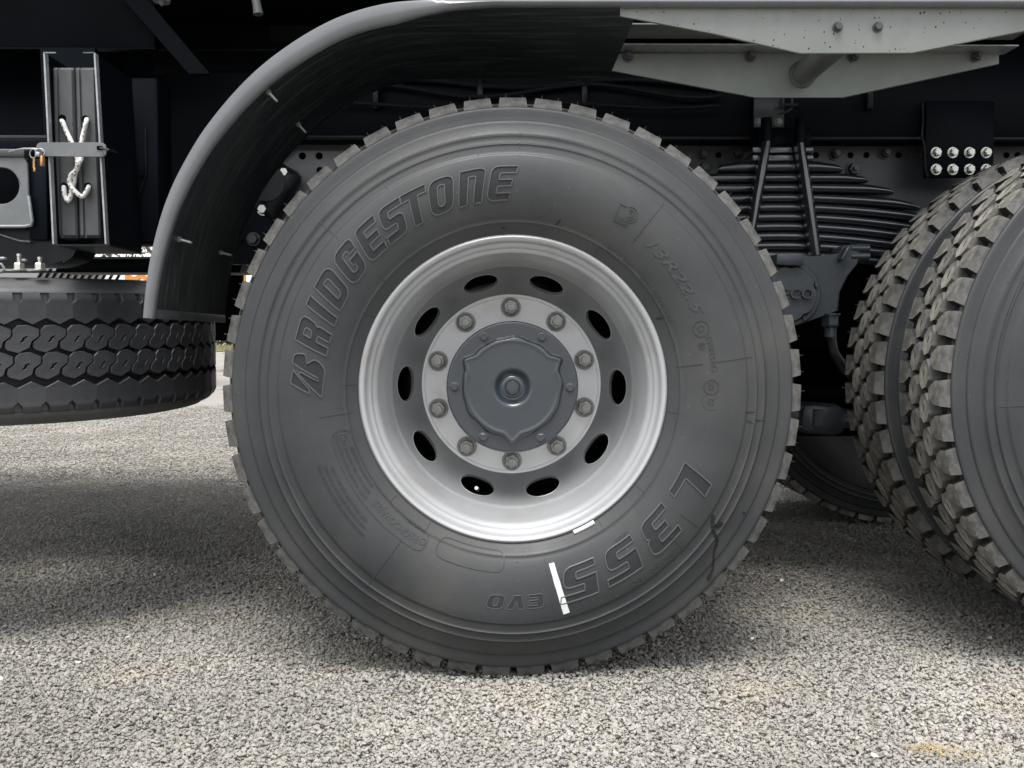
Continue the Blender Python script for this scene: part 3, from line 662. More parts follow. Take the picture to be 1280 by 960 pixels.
def make_wheel(x, y, parent, detail=True, rotz=0.0, spin=0.0, which=(0, 1, 2, 3)):
    w_ = bpy.data.objects.new('wheel', None); COL.objects.link(w_); w_.parent = parent
    w_.location = Vector((x, y, AX))-WP[parent.name]; w_.rotation_euler = (0, spin, rotz)
    local('tyre', TYRE, w_); local('tread_base', GROOVE, w_)
    if which: blocks(w_, which)
    else: o = local('tread', JT, w_); o['kind'] = 'stuff'
    local('rim', RIMM, w_); local('rim_barrel', BAR, w_); local('wheel_disc', DISCM, w_); local('wheel_face', FACEM, w_)
    if detail:
        local('hand_hole_edge', HOLEM, w_); local('hub_cap', CAPM, w_); local('centre_nut', CNT, w_, (0, .106, 0)); local('brake_drum', DRUM, w_)
        for i in range(10):
            a = R_(36*i-.4); local('wheel_nut', NUTM[i % 4], w_, (.1675*math.sin(a), FD, .1675*math.cos(a)))
        for i in range(6):
            a = R_(60*i+30.5); local('cap_bolt', CAPB, w_, (.1180*math.sin(a), .1088, .1180*math.cos(a)))
    return w_
w1 = make_wheel(0, 0, truck)
local('letter_face', LF.mesh('letter_face', M['letter'], 60), w1).name = 'raised_lettering'
local('letter_outline', LR.mesh('letter_outline', M['ridge'], 60), w1)
local('small_lettering', FT.mesh('small_lettering', M['moulded'], 30), w1)
def strip(mb, pts, w0, w1_, h=.0005, wob=0.0):
    """flat mark on the sidewall; pts in photo-polar (angle, r px)"""
    P = []
    for i in range(len(pts)-1):
        for j in range(8): t = j/8; P.append((pts[i][0]+(pts[i+1][0]-pts[i][0])*t, pts[i][1]+(pts[i+1][1]-pts[i][1])*t))
    P.append(pts[-1]); n = len(P); vs = []
    for i, (a, r) in enumerate(P):
        b, r2 = P[min(i+1, n-1)]; c, r3 = P[max(i-1, 0)]
        t = Vector((R_(b-c)*r, r2-r3)); t = t.normalized() if t.length > 1e-6 else Vector((0, 1)); nn = Vector((-t.y, t.x))
        ww = (w0+(w1_-w0)*i/(n-1))*.5*(1+random.uniform(-wob, wob))
        for s_ in (-1, 1): vs.append(S3(R_(a)+nn.x*s_*ww/r, (r+nn.y*s_*ww)*K, h+.0004))
    mb.add(vs, [(2*i, 2*i+1, 2*i+3, 2*i+2) for i in range(n-1)])
m_ = MB(); strip(m_, [(167.6, 224), (166.6, 289)], 7, 8.5, .0016, .07); o = local('paint_mark', m_.mesh('paint_mark', M['white'], 60), w1); o['label'] = 'white painted stripe on lower sidewall'
m_ = MB()
strip(m_, [(122.0, 298), (124.0, 303), (123.8, 314), (122.5, 314)], 1.5, 6, .001, .3); strip(m_, [(122.2, 299), (125.0, 308), (126.6, 325)], 4, 4, .001, .2); strip(m_, [(126.6, 325), (129.0, 330), (132, 345), (134.5, 350)], 2, 3.5, .001, .4)
strip(m_, [(95.5, 294), (95.3, 306)], 1.2, 1.2, .001, .3); strip(m_, [(97.2, 310), (97.0, 322)], 1.5, 1, .001, .3); strip(m_, [(97.4, 296), (98.0, 306)], 1, 1, .001, .3)
strip(m_, [(14.5, 214), (15.5, 222)], 2, 1, .001, .4); strip(m_, [(63.5, 202), (64.5, 209)], 2.5, 1.5, .001, .5); strip(m_, [(-3.9, 205), (-3.0, 204)], 2, 2, .001, .4); strip(m_, [(118, 333), (118.4, 337)], 3, 3, .001, .4)
local('marker_smear', m_.mesh('marker_smear', M['ink'], 60), w1)
# balance weight and valve
m_ = MB()
for j in range(9):
    a = R_(148.5+j*.95); b = R_(148.5+(j+1)*.95)
    q = [(r*math.sin(t), y, r*math.cos(t)) for t in (a, b) for r, y in ((.2985, -.0065), (.3045, -.0075), (.3065, -.006))]
    m_.add(q, [(0, 1, 4, 3), (1, 2, 5, 4)])
local('balance_weight', m_.mesh('balance_weight', M['silver_fc'], 50), w1)
m_ = MB(); m_.tube([(-.072, .23, -.225), (-.073, .20, -.224), (-.075, .178, -.216)], .004, 8); local('valve_stem', m_.mesh('valve_stem', M['bolt'], 50), w1)

WX = 1.4045
w2 = make_wheel(WX, -.002, truck, spin=R_(8))
sl = local('small_lettering', bpy.data.meshes['small_lettering'], w2, rot=(0, R_(176), 0))
# inner twins and the far side
make_wheel(WX, .622, truck, detail=False, rotz=PI, spin=R_(2), which=(3, 2, 1, 0))
make_wheel(0, .60, truck, detail=False, rotz=PI, which=())
for x in (0, WX):
    make_wheel(x, 2.42, truck, detail=False, rotz=PI, which=())
    make_wheel(x, 1.82, truck, detail=False, which=())

# ------------------------------------------------------------------ mudguard over the near wheel
NEAR = [(178, 397), (181, 365), (186, 330), (193, 297), (203, 262), (216, 229), (232, 198), (250, 168), (270, 141), (293, 114), (320, 87), (350, 63), (385, 40), (420, 22), (455, 10), (490, 2.5), (530, -.5), (580, -1.5), (700, -1.5), (900, -1.5), (1290, -1.5), (1420, -1.5)]
GY0, GY1 = -.045, .37
gp = [at(x, y, GY0) for x, y in NEAR]
def catmull(P, n=5):
    out = []
    for i in range(len(P)-1):
        a, b, c, d = P[max(i-1, 0)], P[i], P[i+1], P[min(i+2, len(P)-1)]
        for j in range(n):
            t = j/n; out.append(.5*((2*b)+(c-a)*t+(2*a-5*b+4*c-d)*t*t+(3*b-a-3*c+d)*t**3))
    return out+[P[-1]]
GC = catmull([Vector((p.x, 0, p.z)) for p in gp])
def gnorm(i):
    t = (GC[min(i+1, len(GC)-1)]-GC[max(i-1, 0)]).normalized(); return Vector((t.z, 0, -t.x))   # towards the wheel
xe = at(788, 0, GY0).x; ne = min(range(len(GC)), key=lambda i: abs(GC[i].x-xe))+1
mb = MB(); n = len(GC)
prof = [(0, 0, GY0+.012), (0, 0, GY0+.05), (.0025, 0, GY0+.10), (0, 0, GY0+.15), (.002, 0, GY0+.22), (0, 0, GY0+.28), (0, 0, GY1-.02), (0, 0, GY1-.004), (.006, 0, GY1), (.008, 0, GY1-.003), (.005, 0, GY1-.008), (.005, 0, GY0+.012)]
vs = []
for i in range(ne):
    nn = gnorm(i)
    for d, _, y in prof: p = GC[i]+nn*(d if d < .009 else d); vs.append((p.x, y, p.z))
k = len(prof)
mb.add(vs, [(i*k+j, i*k+(j+1) % k, (i+1)*k+(j+1) % k, (i+1)*k+j) for i in range(ne-1) for j in range(k)]+[tuple(range(k)), tuple((ne-1)*k+j for j in range(k))])
guard = part('mudguard', mb, M['guard'], truck, 30)
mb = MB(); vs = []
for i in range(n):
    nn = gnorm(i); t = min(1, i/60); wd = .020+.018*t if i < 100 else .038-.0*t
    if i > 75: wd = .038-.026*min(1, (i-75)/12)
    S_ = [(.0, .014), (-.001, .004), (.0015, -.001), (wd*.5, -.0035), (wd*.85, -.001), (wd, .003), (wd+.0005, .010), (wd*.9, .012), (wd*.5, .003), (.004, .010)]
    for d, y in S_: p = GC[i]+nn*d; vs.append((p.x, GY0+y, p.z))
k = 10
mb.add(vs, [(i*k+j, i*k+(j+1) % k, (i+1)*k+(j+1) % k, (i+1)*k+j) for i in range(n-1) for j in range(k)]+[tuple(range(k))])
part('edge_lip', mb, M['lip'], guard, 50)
b0 = GC[0]
part('hem_strip', MB().bb(b0.x+.006, b0.x+.014, GY0+.02, GY1-.01, b0.z-.001, b0.z+.017, .002), M['chock'], guard)
def nearest(px, py):
    p = at(px, py, GY0); return min(range(n), key=lambda i: (GC[i]-Vector((p.x, 0, p.z))).length)
for px, py in ((315, 91), (196, 290)):
    i = nearest(px, py); nn = gnorm(i)
    for Y in (.045, .275):
        p = GC[i]+nn*.004; p = Vector((p.x, Y, p.z)); mb = MB()
        mb.cyl(p, p+nn*.0015, .0058, 16); hexnut(mb, p+nn*.002, nn, .0062, .005); 
        pts = []
        for j in range(7): mb.cyl(p+nn*(.008+j*.0028), p+nn*(.010+j*.0028), .0030, 8, .0023)
        mb.cyl(p+nn*.006, p+nn*.029, .0023, 8); part('guard_bolt', mb, M['bolt'], guard)
for px, py in ((224, 205), (236, 184)):
    i = nearest(px, py); nn = gnorm(i); p = GC[i]-nn*.001; p = Vector((p.x, .03, p.z)); part('guard_bolt', hexnut(MB(), p, -nn, .011, .009, washer=(.014, .002)), M['bolt'], guard)

# plates that carry the mudguard
def poly_px(pts, Y, th, name, m, parent, bev=.0015):
    P = [at(x, y, Y) for x, y in pts]
    mb = MB().prism([[(p.x, p.z) for p in P]], lambda u, v, h: Vector((u, h, v)), Y+th, Y)
    return part(name, mb, m, parent, bevel=bev)
pl1 = poly_px([(775, 5.5), (1300, 5.5), (1300, 35), (1140, 66.5), (1000, 67), (890, 42), (775, 20)], -.032, .005, 'support_plate', M['olive'], truck)
pl2 = poly_px([(750, 66), (1249, 66), (1249, 80), (1055, 122), (943, 122), (750, 86)], GY1+.004, .005, 'support_plate', M['olive2'], truck)
# folded flange on the plates' top edges
a = at(750, 50, GY1+.004); b = at(1255, 66, GY1+.004); zt = at(900, 66, GY1+.004).z
part('flange', MB().bb(at(752, 66, .37).x, at(1258, 66, .37).x, GY1-.045, GY1+.012, zt, zt+.004, .001), M['edge'], pl2)
part('flange_plate', MB().bb(at(750, 66, .37).x, at(1248, 66, .37).x, GY1-.13, GY1-.05, zt+.012, zt+.016, .001), M['olive2'], pl2)
for px in (785, 938, 1067, 1220):
    p = at(px, 71, GY1); mb = MB(); hexnut(mb, p+Vector((0, 0, 0)), (0, -1, 0), .010, .008, washer=(.0125, .002)); mb.cyl(p, p+Vector((0, -.018, 0)), .005, 10)
    mb.box(p+Vector((0, -.004, .010)), (.010, .006, .018), bev=.002); part('clip_bolt', mb, M['dull'], pl2)
for px in (1047, 1097):
    p = at(px, 34, -.033); part('plate_bolt', hexnut(MB(), p, (0, -1, 0), .0075, .006, washer=(.0095, .0015)), M['dull'], pl1)
p0 = at(1003, 93, GY1+.002); p1 = Vector((p0.x, -.028, p0.z))
mb = MB(); mb.cyl(p0, p1, .0285, 32); tb = part('support_tube', mb, M['olive'], truck, 40)
part('weld_ring', MB().add(*(lambda m: (m.v, m.f))(MB().lathe([(.0275, 0), (.032, 0), (.034, .0), (.0295, -.005), (.0275, -.005)], 32))) if False else MB().cyl(p0+Vector((0, -.001, 0)), p0+Vector((0, -.006, 0)), .033, 24, .0295), M['olive2'], tb)

# ------------------------------------------------------------------ frame, subframe, body
def bpx(x0, y0, x1, y1, Y, dY, bev=.003):
    a = at(x0, y1, Y); b = at(x1, y0, Y); return MB().bb(a.x, b.x, Y, Y+dY, a.z, b.z, bev)
YR = .66
a = at(0, 302, YR).z; b = at(0, 168, YR).z
rail_z0, rail_z1 = a, b
rail = part('frame_rail', MB().bb(at(200, 0, YR).x, 3.2, YR, YR+.009, rail_z0, rail_z1).bb(at(200, 0, YR).x, 3.2, YR-.0, YR+.09, rail_z0-.008, rail_z0).bb(at(200, 0, YR).x, 3.2, YR-.075, YR-.066, rail_z0, rail_z0+.0), M['rail'], truck)
part('frame_rail', MB().bb(-.5, 3.2, 1.10, 1.11, rail_z0, rail_z1), M['black'], truck)
zz = at(0, 173, YR-.06).z
sub = part('subframe', MB().bb(at(330, 0, .60).x, 3.2, YR-.06, YR+.08, zz, zz+.26, .006), M['black'], truck)
part('subframe_flange', MB().bb(at(330, 0, .60).x, 3.2, YR-.075, YR-.061, zz-.002, zz+.008, .002), M['gloss'], sub)
part('subframe', MB().bb(-3.2, 3.2, 1.09, 1.16, zz, zz+.26, .006), M['black'], truck)
part('tipper_body', MB().bb(-5.5, 4.2, .12, 1.70, 1.62, 2.0, .02), M['black'], truck)  # unseen; kept low to limit the shadow it casts
part('shade_panel', MB().bb(-5.5, 4.2, .30, 1.70, 1.50, 1.56, .01), M['dark'], truck)  # unseen underside panel, added to deepen the shade on the ground
part('cross_member', MB().bb(-.9, 3.2, .68, 1.09, rail_z1-.02, rail_z1+.22), M['dark'], truck)
# rail details: punched holes and bolts
for px in (878, 898, 918, 1020, 1063, 1083, 1103, 1123, 1145, 1258, 1272):
    p = at(px, 194, YR); part('bolt_hole', MB().cyl(p+Vector((0, .0005, 0)), p+Vector((0, -.0012, 0)), .0085, 14), M['hole'], rail)
for px, py in ((878, 194), (921, 193), (1043, 193), (1105, 192), (1146, 193), (880, 211), (1066, 212)):
    p = at(px, py, YR); big_ = py > 205
    part('rail_bolt', hexnut(MB(), p, (0, -1, 0), .013 if not big_ else .017, .014, washer=(.017 if not big_ else .021, .003), stud=(.008, .008)), M['dull'] if not big_ else M['rail'], rail)
# left part of the rail seen between mudguard and tyre
gus = poly_px([(300, 340), (320, 270), (345, 215), (372, 188), (470, 188), (470, 330)], YR-.012, .010, 'ground_lit_plate', M['grey'], truck)  # paler than the rail: light reflected off the ground is painted in
for px, py in ((378, 195), (399, 195), (400, 213)):
    p = at(px, py, YR-.012); part('bolt_hole', MB().cyl(p, p+Vector((0, -.0012, 0)), .0098, 16), M['hole'], gus)
mb = MB(); c = at(346, 240, .61); mb.box(c, (.09, .05, .15), Euler((0, .5, 0)), .022); mb.cyl(c+Vector((-.02, -.03, .02)), c+Vector((-.02, .03, .02)), .05, 24); 
part('hanger_bracket', mb, M['gloss'], truck)
mb = MB().prism([[(p.x, p.z) for p in (at(350, 213, .60), at(363, 213, .60), at(363, 240, .60), at(358, 252, .60), at(340, 256, .60), at(352, 240, .60), at(357, 228, .60))]], lambda u, v, h: Vector((u, h, v)), .606, .60); part('clamp_edge', mb, M['rail'], truck)
mb = MB().prism([[(p.x, p.z) for p in (at(324, 268, .595), at(345, 268, .595), at(350, 262, .595), at(336, 255, .595), at(334, 262, .595), at(325, 262, .595))]], lambda u, v, h: Vector((u, h, v)), .601, .595); part('clamp_edge', mb, M['bolt'], truck)
for px, py, mm, r in ((356, 216, 'bolt', .012), (329, 262, 'bolt', .013), (317, 299, 'dull', .015)):
    p = at(px, py, .598); part('hanger_bolt', hexnut(MB(), p, (0, -1, 0), r, .012, washer=(r*1.25, .002)), M[mm], truck)
# fish plate with eight bright bolts
fp = part('fish_plate', bpx(1156, 126, 1244, 222, YR-.085, .012, .004), M['black'], truck)
bk = bpx(1158, 127, 1243, 175, YR-.073, .07, .004); part('bracket_body', bk, M['black'], truck)
for j in range(2):
    for i in range(4):
        p = at(1169.5+i*20.8, 191+j*21, YR-.085); part('plate_bolt', hexnut(MB(), p, (0, -1, 0), .0112, .010, washer=(.0146, .003), stud=(.008, .002), ro=.3*i), M['bolt'], fp)
mb = MB().tube([at(1153, 128, .565), at(1153.5, 150, .565), at(1152, 170, .565), at(1155, 180, .565), at(1157, 214, .575), at(1160, 221, .575)], .004, 6); part('weld_bead', mb, M['gloss'], fp)
# small bracket under the near plates
sb = part('tube_bracket', bpx(942, 120, 981, 160, .54, .008, .004), M['rail'], truck)
part('bracket_box', bpx(946, 100, 976, 146, .548, .08, .006), M['black'], sb)
for px in (948, 973): p = at(px, 153, .54); part('plate_bolt', hexnut(MB(), p, (0, -1, 0), .0085, .007, washer=(.011, .002)), M['edge'], sb)
mb = MB().tube([at(979, 110, .535), at(979, 132, .535)], .003, 8).tube([at(990, 110, .535), at(990, 132, .535)], .003, 8).tube([at(974, 131, .53), at(997, 131, .53)], .0035, 8).tube([at(975, 143, .53), at(985, 139, .53), at(990, 135, .53)], .003, 6); part('cable_clip', mb, M['rail'], truck)

# air lines clipped along the subframe
for k, (y0, sag) in enumerate(((104, 5), (113, 8), (131, 3))):
    pts = [at(300+i*24, y0+sag*math.sin(i*.55+k)+.02*i*k, .585-.006*k) for i in range(26)]
    part('air_line', MB().tube(catmull(pts, 3), .0075-.0012*k, 8), M['hose'], truck, 60)
for px in (470, 600, 730, 1085):
    c = at(px, 118, .592); part('line_clip', MB().box(c, (.016, .03, .085), bev=.003), M['gloss'], truck)

# ------------------------------------------------------------------ leaf spring and trunnion
spring = bpy.data.objects.new('leaf_spring', None); COL.objects.link(spring); spring.parent = truck; SP = T(Vector((.70, .52, .95))); spring.location = SP-WP[truck.name]; WP['leaf_spring'] = SP
YS = .50
def leaf(xl, xr, yc, drop, th, tip=True):
    """xl..xr, yc in photo pixels at depth YS; arched, ends drop"""
    cx = 975; mb = MB(); N_ = 40; vs = []
    for i in range(N_+1):
        x = xl+(xr-xl)*i/N_; d = abs(x-cx)/200.; y = yc+drop*d**2.0
        t = th
        if tip:
            e = min(x-xl, xr-x); 
            if e < 30: t = th*(.62+.38*e/30)
            if e < 3: t = th*.45
        p = at(x, y, YS); s_ = t*.5; q = .035
        for dy, dz in ((-.006, -.16), (-.0066, 0), (-.006, .16), (-.0035, .33), (.001, .46), (.008, .5), (.078, .5), (.08, -.5), (.008, -.5), (.001, -.46), (-.0035, -.33)):
            vs.append((p.x, YS+dy, p.z+dz*t+(th-t)*.5*-1))
    k = 11
    mb.add(vs, [(i*k+j, i*k+(j+1) % k, (i+1)*k+(j+1) % k, (i+1)*k+j) for i in range(N_) for j in range(k)]+[tuple(range(k)), tuple(N_*k+j for j in range(k))])
    return mb
pxm = (YS*KY-CAM.y)/F
LV = [(897, 1052, 208, 1, 14), (866, 1084, 222, 1, 12.2), (840, 1116, 234.5, 5, 12), (820, 1149, 247, 13, 12), (790, 1170, 259, 17, 12), (770, 1190, 271, 20, 12), (750, 1210, 283, 21, 12), (740, 1215, 295, 22, 12), (735, 1220, 307, 22, 12), (730, 1220, 319, 22, 12)]
for xl, xr, yc, dr, th in LV:
    o = part('leaf', leaf(xl, xr, yc, dr, th*pxm*1.0), M['spring'], spring, 35)
for k, yc in enumerate((187, 197)):
    part('clamp_plate', bpx(941, yc-4, 1017, yc+4, YS-.004, .09, .002), M['spring'], spring)
part('top_pad', bpx(948, 160, 1014, 183, YS+.02, .08, .004), M['black'], spring)
def bar(p, q, w0, w1_, name, parent, m):
    a = at(*p, YS-.03); b = at(*q, YS-.03); mb = MB(); s0 = w0*pxm/2; s1 = w1_*pxm/2
    vs = []
    for c, s_ in ((a, s0), (a.lerp(b, .5), (s0+s1)/2*1.15), (b, s1)):
        for dx, dy in ((-s_, 0), (-s_*.4, -.008), (s_*.4, -.008), (s_, 0), (s_, .02), (-s_, .02)): vs.append((c.x+dx, c.y+dy, c.z))
    mb.add(vs, [(i*6+j, i*6+(j+1) % 6, i*6+6+(j+1) % 6, i*6+6+j) for i in range(2) for j in range(6)]+[tuple(range(6)), tuple(range(12, 18))])
    return part(name, mb, m, parent, 30, bevel=.002)
bar((959, 176), (939, 292), 11, 11, 'clamp_rod', spring, M['spring']); bar((1001, 178), (1021, 320), 10, 13, 'clamp_rod', spring, M['spring'])
mb = MB(); 
for a_, b_ in (((958, 148), (958, 182)), ((1000, 148), (1000, 182))): mb.cyl(at(*a_, YS-.01), at(*b_, YS-.01), .014, 16)
part('clamp_top', mb, M['black'], spring)
# trunnion casting
YT = .42
tr = poly_px([(925, 322), (1000, 318), (1018, 320), (1049, 317), (1053, 308), (1058, 306), (1070, 307), (1076, 318), (1072, 330), (1060, 345), (1050, 365), (1048, 388), (1036, 393), (1010, 402), (985, 412), (950, 412), (925, 395)], YT+.02, .12, 'trunnion_bracket', M['cast'], truck, .006)
c = at(985, 367, YT)
def yl(prof, c, seg=72):
    mb = MB().lathe(prof, seg); mb.v = [(v[0]+c.x, v[1]+c.y, v[2]+c.z) for v in mb.v]; return mb
pT = (YT*KY-CAM.y)/F
part('trunnion_flange', yl([(42*pT, .03), (42*pT, .004), (40.5*pT, .0), (36*pT, .0), (35.5*pT, .006), (.001, .006)], c), M['cast'], tr)
mb = MB(); NT = 96; vs = [(c.x, YT-.012, c.z)]
for r_f, y in ((.97, -.012), (1, -.009), (1.03, .004)):
    for i in range(NT):
        a = 2*PI*i/NT; r = 34.5*pT*r_f
        for c0 in (0, 72, 144, 216, 288): d = abs((math.degrees(a)-c0-2+180) % 360-180); r -= .0055*math.exp(-(d/8)**2)
        vs.append((c.x+r*math.sin(a), YT+y, c.z+r*math.cos(a)))
mb.add(vs, [(0, 1+i, 1+(i+1) % NT) for i in range(NT)]+[(1+k*NT+i, 1+k*NT+(i+1) % NT, 1+(k+1)*NT+(i+1) % NT, 1+(k+1)*NT+i) for k in range(2) for i in range(NT)])
part('trunnion_cap', mb, M['cast'], tr, 30)
for i in range(5):
    a = R_(72*i+2); p = c+Vector((36.8*pT*math.sin(a), .000, 36.8*pT*math.cos(a))); part('cap_screw', MB().cyl(p, p+Vector((0, -.006, 0)), .006, 14, .005), M['cast'], tr)
cu = bpy.data.curves.new('t', 'FONT'); cu.body = 'IVECO'; cu.size = 12.5*pT/.7; cu.extrude = .005; cu.offset = .0006
o = bpy.data.objects.new('t', cu); COL.objects.link(o); dg = bpy.context.evaluated_depsgraph_get(); me = o.evaluated_get(dg).to_mesh()
V = [v.co.copy() for v in me.vertices]; Fc = [tuple(p.vertices) for p in me.polygons]; W_ = max(v.x for v in V); o.evaluated_get(dg).to_mesh_clear(); bpy.data.objects.remove(o)
kx = 57*pT/W_; part('raised_lettering', MB().add([(c.x-28.5*pT+v.x*kx, YT-.016-v.z*.8, c.z+v.y-6.3*pT) for v in V], Fc), M['cast'], tr, 40)
mb = MB().box(at(983, 326, YT-.0), (34*pT, .05, 14*pT), Euler((0, .05, 0)), .004); part('casting_lug', mb, M['cast'], tr)
mb = MB().box(at(1052, 318, YT+.02), (5*pT, .05, 20*pT), Euler((0, .5, 0)), .004); part('casting_lug', mb, M['cast'], tr)
mb = MB()
for y in (311, 321): 
    p = at(1062, y, YT+.03); q = at(1085, y, YT+.03); mb.cyl(p, q, .012, 14); mb.cyl(q, q+Vector((.002, 0, 0)), .012, 14, .008)
part('leaf_end_pad', mb, M['cast'], tr)
mb = MB(); p = at(1038, 392, YT+.03); hexnut(mb, p, (0, 0, -1), .022, .03, washer=(.024, .004)); mb.cyl(p+Vector((0, 0, -.03)), p+Vector((0, 0, -.06)), .015, 16); part('hose_fitting', mb, M['cast'], truck)
mb = MB().tube([at(1038, 415, YT+.03), at(1042, 440, YT+.03), at(1056, 462, YT+.05), at(1072, 478, YT+.10), at(1095, 490, YT+.2)], .012, 12); part('air_hose', mb, M['hose'], truck)
# lower rod end
mb = MB(); c = at(1020, 522, .62); mb.box(c, (.13, .12, .085), Euler((0, .08, 0)), .028); mb.cyl(c+Vector((-.10, 0, .01)), c+Vector((.02, 0, 0)), .036, 20, .042); mb.cyl(c+Vector((.03, 0, 0)), c+Vector((.16, .05, -.01)), .034, 20, .02)
part('rod_end', mb, M['cast'], truck, 40); p = at(1022, 522, .555); part('rod_bolt', MB().cyl(p+Vector((0, 0, -.022)), p+Vector((0, 0, .022)), .012, 12), M['rail'], truck)
for x in (0, WX):
    mb = MB().cyl((x, .38, AX), (x, 1.45, AX), .085, 24); mb.cyl((x-.16, .9, AX), (x+.22, .9, AX), .2, 24, .16); part('axle_housing', mb, M['dark'], truck)
part('torque_rod', MB().cyl((.1, .65, .50), (1.3, .65, .50), .03, 16), M['dark'], truck)
part('spring_hanger', MB().bb(.45, .95, .56, 1.12, .62, .98, .03), M['dark'], truck)
part('brake_chamber', MB().cyl((.3, .7, .72), (.5, .72, .75), .09, 24, .08).cyl((1.0, .72, .74), (1.2, .7, .72), .08, 24, .09), M['dark'], truck)
part('differential', MB().bb(.2, 1.25, .75, 1.05, .36, .92, .05), M['dark'], truck)
part('mud_flap', MB().bb(.30, 1.3, 1.16, 1.168, .36, 1.0), M['dark'], truck)

# ------------------------------------------------------------------ left side above the spare wheel
part('side_panel', bpx(-220, -260, 190, 60, .36, .02, .004), M['black'], truck)
part('side_panel', bpx(-260, 61, 60, 300, .52, .02, .004), M['black'], truck)
pn = part('tool_box', bpx(131, 96, 197, 304, .30, .08, .008), M['black'], truck)
part('side_panel', bpx(190, -260, 720, 95, .62, .02, .003), M['black'], truck)
part('panel_edge', MB().tube([at(-100, 60, .355), at(195, 60.5, .355)], .0022, 6), M['gloss'], truck)
part('panel_edge', MB().tube([at(190, 62.5, .60), at(345, 62.5, .60)], .002, 6), M['gloss'], truck)
part('panel_edge', MB().tube([at(215, 94, .61), at(300, 95, .61)], .0022, 6), M['gloss'], truck)
mb = MB(); a = at(165, 0, .33); b = at(255, 95, .33); mb.prism([[(p.x, p.z) for p in (at(148, -8, .33), at(178, -8, .33), at(262, 92, .33), at(236, 92, .33))]], lambda u, v, h: Vector((u, h, v)), .345, .33)
part('diagonal_brace', mb, M['black'], truck)
part('side_panel', MB().bb(at(197, 0, .55).x, at(330, 0, .55).x, .60, .62, at(0, 330, .6).z, at(0, 90, .6).z), M['black'], truck)
part('corner_post', bpx(158.0, 138, 160.5, 200, .292, .01, .001), M['gloss'], truck)
part('air_tank', MB().cyl(at(180, 215, .33)+Vector((-.10, 0, 0)), at(180, 215, .33)+Vector((-.13, 0.001, 0)), .001, 8).box(at(180, 215, .30), (.012, .02, .02)), M['black'], truck)
mb = MB().tube([at(182, 160, .296), at(183, 215, .296), at(176, 240, .296), at(164, 252, .296)], .003, 8); part('pressed_rib', mb, M['gloss'], pn)
# hanging lamp knob and hose end at the top of the picture
p = at(202, 0, .1); part('marker_knob', MB().cyl(p+Vector((0, 0, .05)), p+Vector((0, 0, -.004)), .021, 20, .016).cyl(p+Vector((0, 0, -.004)), p+Vector((0, 0, -.012)), .007, 10, .002), M['grey'], truck, 50)
mb = MB().tube([at(316, -40, .12), at(318, -10, .12), at(321, 6, .12), at(323, 18, .12)], [.009, .009, .0085, .010], 12); part('drain_hose', mb, M['chock'], truck, 50)
# chock holder: a tray with two bright front edges
hold = bpy.data.objects.new('chock_holder', None); COL.objects.link(hold); hold.parent = truck; WP['chock_holder'] = T(at(95, 185, .12)); hold.location = WP['chock_holder']-WP[truck.name]
YH = .10
mb = MB(); 
def quad(p, wd, Y, dep):
    A, B = [at(*q, Y) for q in p]; return MB().prism([[(A.x-wd/2, A.z), (A.x+wd/2, A.z), (B.x+wd/2, B.z), (B.x-wd/2, B.z)]], lambda u, v, h: Vector((u, h, v)), Y, Y+dep)
part('holder_edge', quad(((55, 66), (66.5, 305)), .0035, YH, .012), M['edge'], hold); part('holder_edge', quad(((118, 66), (132, 305)), .0035, YH, .012), M['edge'], hold)
part('holder_side', quad(((55, 66), (66.5, 305)), .0025, YH+.012, .16), M['black'], hold); part('holder_side', quad(((118, 66), (132, 305)), .0025, YH+.012, .16), M['black'], hold)
part('holder_edge', MB().tube([at(55, 66, YH), at(70, 66, YH)], .0014, 6), M['edge'], hold); part('holder_edge', MB().tube([at(104, 66, YH), at(118, 66, YH)], .0014, 6), M['grey'], hold)
P = [at(*q, YH+.15) for q in ((50, 60), (118, 60), (132, 305), (62, 305))]
part('holder_back', MB().prism([[(p.x, p.z) for p in P]], lambda u, v, h: Vector((u, h, v)), YH+.17, YH+.15), M['black'], hold)
part('holder_floor', MB().bb(at(66, 0, YH).x, at(132, 0, YH).x, YH+.002, YH+.15, at(0, 305, YH).z-.004, at(0, 305, YH).z), M['gloss'], hold)
# two ribbed wheel chocks stored on end in the holder
def chock(q0, q1, q2, q3, label):
    """q: top-left, top-right, bottom-right, bottom-left photo pixels at depth YC"""
    YC = .135; A, B, C_, D_ = [at(*q, YC) for q in (q0, q1, q2, q3)]; mb = MB()
    prof = [(0, .012), (.03, .002), (.10, 0), (.22, 0), (.25, .0035), (.32, .0035), (.35, 0), (.9, 0), (.97, .003), (1, .012)]
    prof += [(1, .10), (0, .10)]; vs = []; 
    for t in [0, .004, .02]+[i/12 for i in range(1, 12)]+[.98, .996, 1]:
        L_ = A.lerp(D_, t); R2 = B.lerp(C_, t); e = .010 if t in (0, 1) else (.004 if t in (.004, .996) else 0)
        for u, d in prof: p = L_.lerp(R2, u); vs.append((p.x, YC+max(d, e if d < .09 else d), p.z))
    k = len(prof); nn_ = len(vs)//k
    mb.add(vs, [(i*k+j, i*k+(j+1) % k, (i+1)*k+(j+1) % k, (i+1)*k+j) for i in range(nn_-1) for j in range(k)]+[tuple(range(k)), tuple((nn_-1)*k+j for j in range(k))])
    e = bpy.data.objects.new('wheel_chock', None); COL.objects.link(e); e.location = T(D_); WP[e.name] = T(D_)
    part('chock_body', mb, M['chock'], e, 30); thing(e, label, 'wheel chock', 'ribbed plastic chocks lashed in the holder'); return e, YC
c1, YC = chock((65, 83), (91.5, 83), (97, 298), (69, 298), 'left ribbed grey plastic chock lashed with rope, nearer the padlock')
